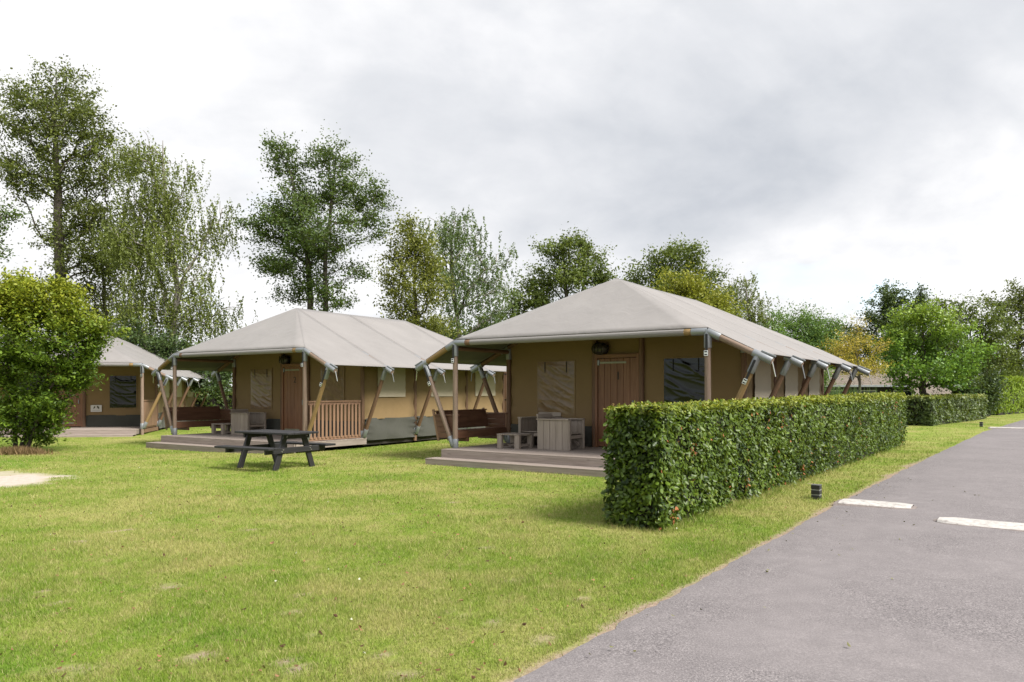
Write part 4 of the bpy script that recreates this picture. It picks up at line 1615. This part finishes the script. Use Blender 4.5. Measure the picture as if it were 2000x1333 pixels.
# ------------------------------------------------------------------ bungalow, caravan, posts at the back
TILE = simple('brown_roof_tile', (.150, .124, .100), .85, 0, .25, 5)
BG = thing('bungalow', 'low bungalow with brown tiled roof behind the right tent end', 'building', (px(1745, 46), 46, 0), rad(-8))
box('wall', (-.6, 2.2, 1.0), (7.2, 4.0, 2.0), simple('dark_boarding', (.028, .024, .022), .8), BG)
for kx in (-3.4, -1.5, .6):
    fr = box('window', (kx, .19, 1.25), (1.1, .06, .8), simple('window_frame_white', (.5, .5, .5), .5), BG)
    box('pane', (0, -.035, 0), (.95, .012, .66), simple('dark_glass', (.02, .025, .03), .08), fr, bev=0)
rows = 9
for k in range(rows):
    for q in range(14):
        f = k / rows
        xx = -4.0 + (q + .5) * 7.6 / 14 + (.27 if k % 2 else 0) * .5
        box('tile', (xx, -.15 + 2.3 * f + .12, 1.96 + .115 * k + .02), (7.6 / 14 - .015, .31, .035), TILE, BG, (rad(22), 0, 0), .006)
box('roof_deck', (-.2, 1.05, 2.42), (7.6, 2.7, .03), simple('roof_batten', (.05, .04, .035), .9), BG, (rad(25.2), 0, 0))
box('gutter', (-.2, -.33, 1.90), (7.9, .14, .12), simple('zinc_gutter', (.36, .38, .41), .4, .4), BG)
box('bargeboard', (3.64, 1.0, 2.40), (.05, 2.9, .18), simple('pale_board', (.48, .47, .45), .6), BG, (rad(25.2), 0, 0))
G2 = thing('garden_shed', 'small shed with brown tiled roof behind the bright green tree trunk', 'shed', (px(1828, 44), 44, 0), rad(-8))
box('wall', (0, 1.2, .55), (1.7, 2.0, 1.1), simple('dark_boarding', (.028, .024, .022), .8), G2)
for k in range(6):
    for q in range(4):
        box('tile', (-.8 + q * .52 + (.12 if k % 2 else 0), -.05 + .25 * k, 1.16 + .14 * k), (.5, .32, .04), TILE, G2, (rad(28), 0, 0), .006)
GH = thing('caravan', 'pale caravan roof showing behind the last braces of the nearest tent', 'caravan', (px(1585, 53), 53, 0), rad(-6))
CV = simple('caravan_white', (.52, .50, .48), .4, 0, .06)
bm = bmesh.new()
prof = [(-2.6, .45), (2.5, .45), (2.75, 1.0), (2.6, 2.0), (2.3, 2.55), (-2.3, 2.6), (-2.65, 2.2), (-2.8, 1.2)]
f1 = bm.faces.new([bm.verts.new((a, 0, b)) for a, b in prof])
ex_ = bmesh.ops.extrude_face_region(bm, geom=[f1])
bmesh.ops.translate(bm, verts=[v for v in ex_['geom'] if isinstance(v, bmesh.types.BMVert)], vec=(0, 2.1, 0))
bmesh.ops.recalc_face_normals(bm, faces=bm.faces)
bmesh.ops.bevel(bm, geom=bm.edges[:], offset=.06, segments=2, affect='EDGES')
me = bpy.data.meshes.new('body')
bm.to_mesh(me)
bm.free()
link('body', me, CV, GH)
for a in (-1.5, .2, 1.6):
    box('window', (a, -.015, 1.75), (1.0, .03, .6), simple('dark_glass', (.02, .025, .03), .08), GH)
box('stripe', (0, -.01, 1.2), (5.0, .02, .10), simple('grey_stripe', (.2, .2, .22), .5), GH, bev=0)
for a in (-.6, .5):
    wl = tube('wheel', (a, -.02, .32), (a, .2, .32), .32, simple('rubber', (.02, .02, .02), .8), GH, 18)
CA = thing('caravan', 'white caravan sliver between the middle and the nearest tent', 'caravan', (px(1008, 40) + .9, 40, 0), rad(-20))
link('body', me, CV, CA)
for a in (-1.7, .1, 1.6):
    box('window', (a, -.015, 1.75), (1.0, .03, .75), simple('grey_glass', (.12, .13, .15), .2), CA)
for a in (-.6, .5):
    tube('wheel', (a, -.02, .32), (a, .2, .32), .32, simple('rubber', (.02, .02, .02), .8), CA, 18)
for xx, hh, lb in ((977, 2.85, 'left pale square post behind the middle tent'), (988, 2.85, 'right pale square post behind the middle tent')):
    Zp = 29.0
    q = thing('wooden_post', lb, 'post', (px(xx, Zp), Zp, 0), rad(-33), 'pale posts behind the middle tent')
    box('shaft', (0, 0, hh / 2), (.10, .10, hh), rail_wood(2), q)
    for z in (1.25, 2.25):
        box('band', (0, 0, z), (.115, .115, .05), BLACKW, q, bev=0)
fp = thing('metal_post', 'thin dark metal post beside the dark end of the tall conifer hedge', 'post', (px(1933, 47.5), 47.5, 0))
tube('shaft', (0, 0, 0), (0, 0, 1.8), .045, BLACKP, fp, 8)
tube('cap', (0, 0, 1.8), (0, 0, 1.84), .055, BLACKP, fp, 8)

# ------------------------------------------------------------------ grass
gb, t, p, o = new_mat('grass_blade')
geo = N('ShaderNodeNewGeometry', t)
cg = lawn_colour(t, geo.outputs['Position'])
a = N('ShaderNodeAttribute', t, attribute_name='rnd')
c = mix(t, ramp(t, a.outputs['Fac'], [(0.0, 0.55), (0.45, 0.0)]), cg, (0.090, 0.165, 0.016))
c = mix(t, ramp(t, a.outputs['Fac'], [(0.68, 0.0), (1.0, 0.9)]), c, (0.42, 0.36, 0.18))
setc(t, p, c)
p.inputs['Roughness'].default_value = 0.6
p.inputs['Specular IOR Level'].default_value = 0.25
tr = N('ShaderNodeBsdfTranslucent', t)
t.links.new(c, tr.inputs[0])
mx = N('ShaderNodeMixShader', t)
mx.inputs[0].default_value = 0.35
t.links.new(p.outputs[0], mx.inputs[1])
t.links.new(tr.outputs[0], mx.inputs[2])
t.links.new(mx.outputs[0], o.inputs[0])


def inside_tents(x, y):
    m = np.zeros(len(x), bool)
    for k, (tx, ty, th, z) in TP.items():
        c_, s_ = math.cos(rad(th)), math.sin(rad(th))
        dx_, dy_ = x - tx, y - ty
        u = dx_ * c_ + dy_ * s_
        s = -dx_ * s_ + dy_ * c_
        m |= (np.abs(u) < 3.08) & (s > -.82) & (s < 9.4)
    return m


def blades(n, y0, y1, hgt, wid, seed, power):
    r = np.random.default_rng(seed)
    y = y0 + (y1 - y0) * r.random(n) ** power
    y = y + (y > y1 - .35 * (y1 - y0)) * 0
    fade = np.clip((y1 - y) / (.45 * (y1 - y0)), 0, 1)
    fin = np.clip((y - y0) / (.45 * (y1 - y0)), 0, 1) if y0 > 4 else np.ones(n)
    kf = r.random(n) < np.minimum(fade, fin)
    x = y * r.uniform(-1.12, .95, n)
    e = edge_x(y) - .0
    keep = (x < e - .01) & kf & (r.random(n) < np.clip((1.12 - np.abs(x / y)) / .25, 0, 1))
    b = bare(x, y)
    keep &= r.random(n) > b * .93
    keep &= sand(x, y) < .25 + .3 * r.random(n)
    keep &= ~inside_tents(x, y)
    x, y = x[keep], y[keep]
    n = len(x)
    z = ground_z(x, y)
    hh = hgt * r.uniform(.45, 1.3, n) * (.7 + .6 * vnoise(x, y, 1.3, 31))
    # longer uncut grass at the foot of the hedge
    dv = HEDGE_B - HEDGE_A
    dv = dv / np.linalg.norm(dv)
    qx, qy = x - HEDGE_A[0], y - HEDGE_A[1]
    al = qx * dv[0] + qy * dv[1]
    ac = -qx * dv[1] + qy * dv[0]
    near = (al > -.18) & (al < 17) & (ac > -.16) & (ac < .75)
    hh = np.where(near, hh * r.uniform(1.2, 2.6, n), hh)
    ang = r.uniform(0, 2 * math.pi, n)
    wd = wid * r.uniform(.7, 1.3, n)
    lean = r.uniform(.1, .9, n) * hh
    la = r.uniform(0, 2 * math.pi, n)
    B = np.stack([x, y, z - .004], 1)
    s = np.stack([np.cos(ang), np.sin(ang), 0 * ang], 1) * wd[:, None] * .5
    top = B + np.stack([np.cos(la) * lean, np.sin(la) * lean, hh], 1)
    V = np.stack([B - s, B + s, top], 1).reshape(-1, 3)
    return V, np.arange(n * 3).reshape(-1, 3), r.random(n)


VV, FF, RR, off = [], [], [], 0
for a_ in ((600000, 3.0, 9.5, .034, .0055, 1, 1.0), (520000, 4.2, 16, .036, .0085, 2, .95), (330000, 8, 28, .040, .015, 3, .9), (110000, 16, 60, .05, .022, 4, .8)):
    V, Fc, R_ = blades(*a_)
    VV.append(V)
    FF.append(Fc + off)
    RR.append(R_)
    off += len(V)
gr = link('grass', np_mesh('grass', np.concatenate(VV), np.concatenate(FF), dict(rnd=np.concatenate(RR))), gb)
tag(gr, 'short mown lawn grass, partly dry and worn', 'grass', kind='stuff')

# dry straw under the shrub
r = np.random.default_rng(5)
n = 2200
x = px(25, 19.6) + r.normal(0, .34, n)
y = 19.75 + r.normal(0, .22, n)
hh = r.uniform(.05, .26, n) * np.exp(-((x - px(25, 19.6)) / 1.0) ** 2)
s = r.normal(size=(n, 3)) * np.array((.012, .012, 0))
B = np.stack([x, y, ground_z(x, y)], 1)
V = np.stack([B - s, B + s, B + np.stack([r.normal(0, .07, n), r.normal(0, .07, n), hh], 1)], 1).reshape(-1, 3)
ds = link('dry_grass', np_mesh('dry_grass', V, np.arange(n * 3).reshape(-1, 3), dict(rnd=r.random(n), clump=r.random(n))), leaf_mat('straw', (.13, .085, .045), (.27, .19, .10), None, .3, .8, .1))
tag(ds, 'dry brown grass at the foot of the big shrub', 'dry grass', kind='stuff')

# fallen leaves, clover heads
n = 900
y = 4.1 + 14 * r.random(n) ** 1.25
x = y * r.uniform(-.7, .75, n)
k = (x < edge_x(y) - .05) & ~inside_tents(x, y)
x, y = x[k], y[k]
n = len(x)
P = np.stack([x, y, ground_z(x, y) + .026 + .012 * r.random(n)], 1)
nn = unit(np.array((0, 0, 1.)) + .5 * r.normal(size=(n, 3)))
dd = rvec(r, n)
dd = unit(dd - nn * (dd * nn).sum(1, keepdims=True))
sz = r.uniform(.014, .042, n)
V, Fc = leaf_cards(P, dd, nn, sz, sz * .6, .45)
q = r.random(n)
fl = link('fallen_leaves', np_mesh('fallen_leaves', V, Fc, dict(rnd=np.repeat(q, 2), clump=np.repeat(q, 2))), leaf_mat('fallen_leaf', (.06, .032, .018), (.26, .14, .075), None, .1, .8, .2))
tag(fl, 'brown fallen leaves scattered over the lawn', 'fallen leaves', kind='stuff')
n = 40
y = 4.3 + 13 * r.random(n) ** 1.2
x = y * r.uniform(-.68, .6, n)
k = (x < edge_x(y) - .1) & ~inside_tents(x, y)
x, y = x[k], y[k]
n = len(x)
P = np.stack([x, y, ground_z(x, y) + .045], 1)
nn = unit(np.array((0, 0, 1.)) + .6 * r.normal(size=(n, 3)))
dd = rvec(r, n)
dd = unit(dd - nn * (dd * nn).sum(1, keepdims=True))
sz = r.uniform(.014, .026, n)
V, Fc = leaf_cards(P, dd, nn, sz, sz * .9, .5)
q = r.random(n)
fl = link('clover_flowers', np_mesh('clover_flowers', V, Fc, dict(rnd=np.repeat(q, 2), clump=np.repeat(q, 2))), leaf_mat('clover_white', (.34, .36, .24), (.50, .50, .40), None, .1, .8, .2))
tag(fl, 'white clover heads dotted in the lawn', 'flowers', kind='stuff')

n = 60
y = 4.4 + 9 * r.random(n)
x = edge_x(y) + np.abs(r.normal(0, .9, n)) + .03
P = np.stack([x, y, np.full(n, .045)], 1)
nn = unit(np.array((0, 0, 1.)) + .35 * r.normal(size=(n, 3)))
dd = rvec(r, n)
dd = unit(dd - nn * (dd * nn).sum(1, keepdims=True))
sz = r.uniform(.012, .04, n)
V, Fc = leaf_cards(P, dd, nn, sz, sz * .5, .4)
q = r.random(n)
fl = link('road_litter', np_mesh('road_litter', V, Fc, dict(rnd=np.repeat(q, 2), clump=np.repeat(q, 2))), leaf_mat('road_leaf', (.05, .045, .02), (.20, .20, .09), None, .1, .8, .2))
tag(fl, 'small leaves and bits lying on the asphalt', 'leaves', kind='stuff')

# tall reeds behind the nearest tent
n = 1500
x = px(1630, 31) + np.clip(r.normal(0, .8, n), -1.4, 1.4)
y = 31 + r.normal(0, .5, n)
hh = r.uniform(1.0, 1.95, n)
s = r.normal(size=(n, 3)) * np.array((.02, .02, 0))
B = np.stack([x, y, 0 * x], 1)
V = np.stack([B - s, B + s, B + np.stack([r.normal(0, .22, n), r.normal(0, .2, n), hh], 1)], 1).reshape(-1, 3)
rd = link('reeds', np_mesh('reeds', V, np.arange(n * 3).reshape(-1, 3), dict(rnd=r.random(n), clump=r.random(n))), leaf_mat('reed_blade', (.06, .11, .04), (.14, .22, .08), None, .3, .5, .3))
tag(rd, 'tall green ornamental grass behind the right end of the nearest tent', 'ornamental grass', kind='stuff')
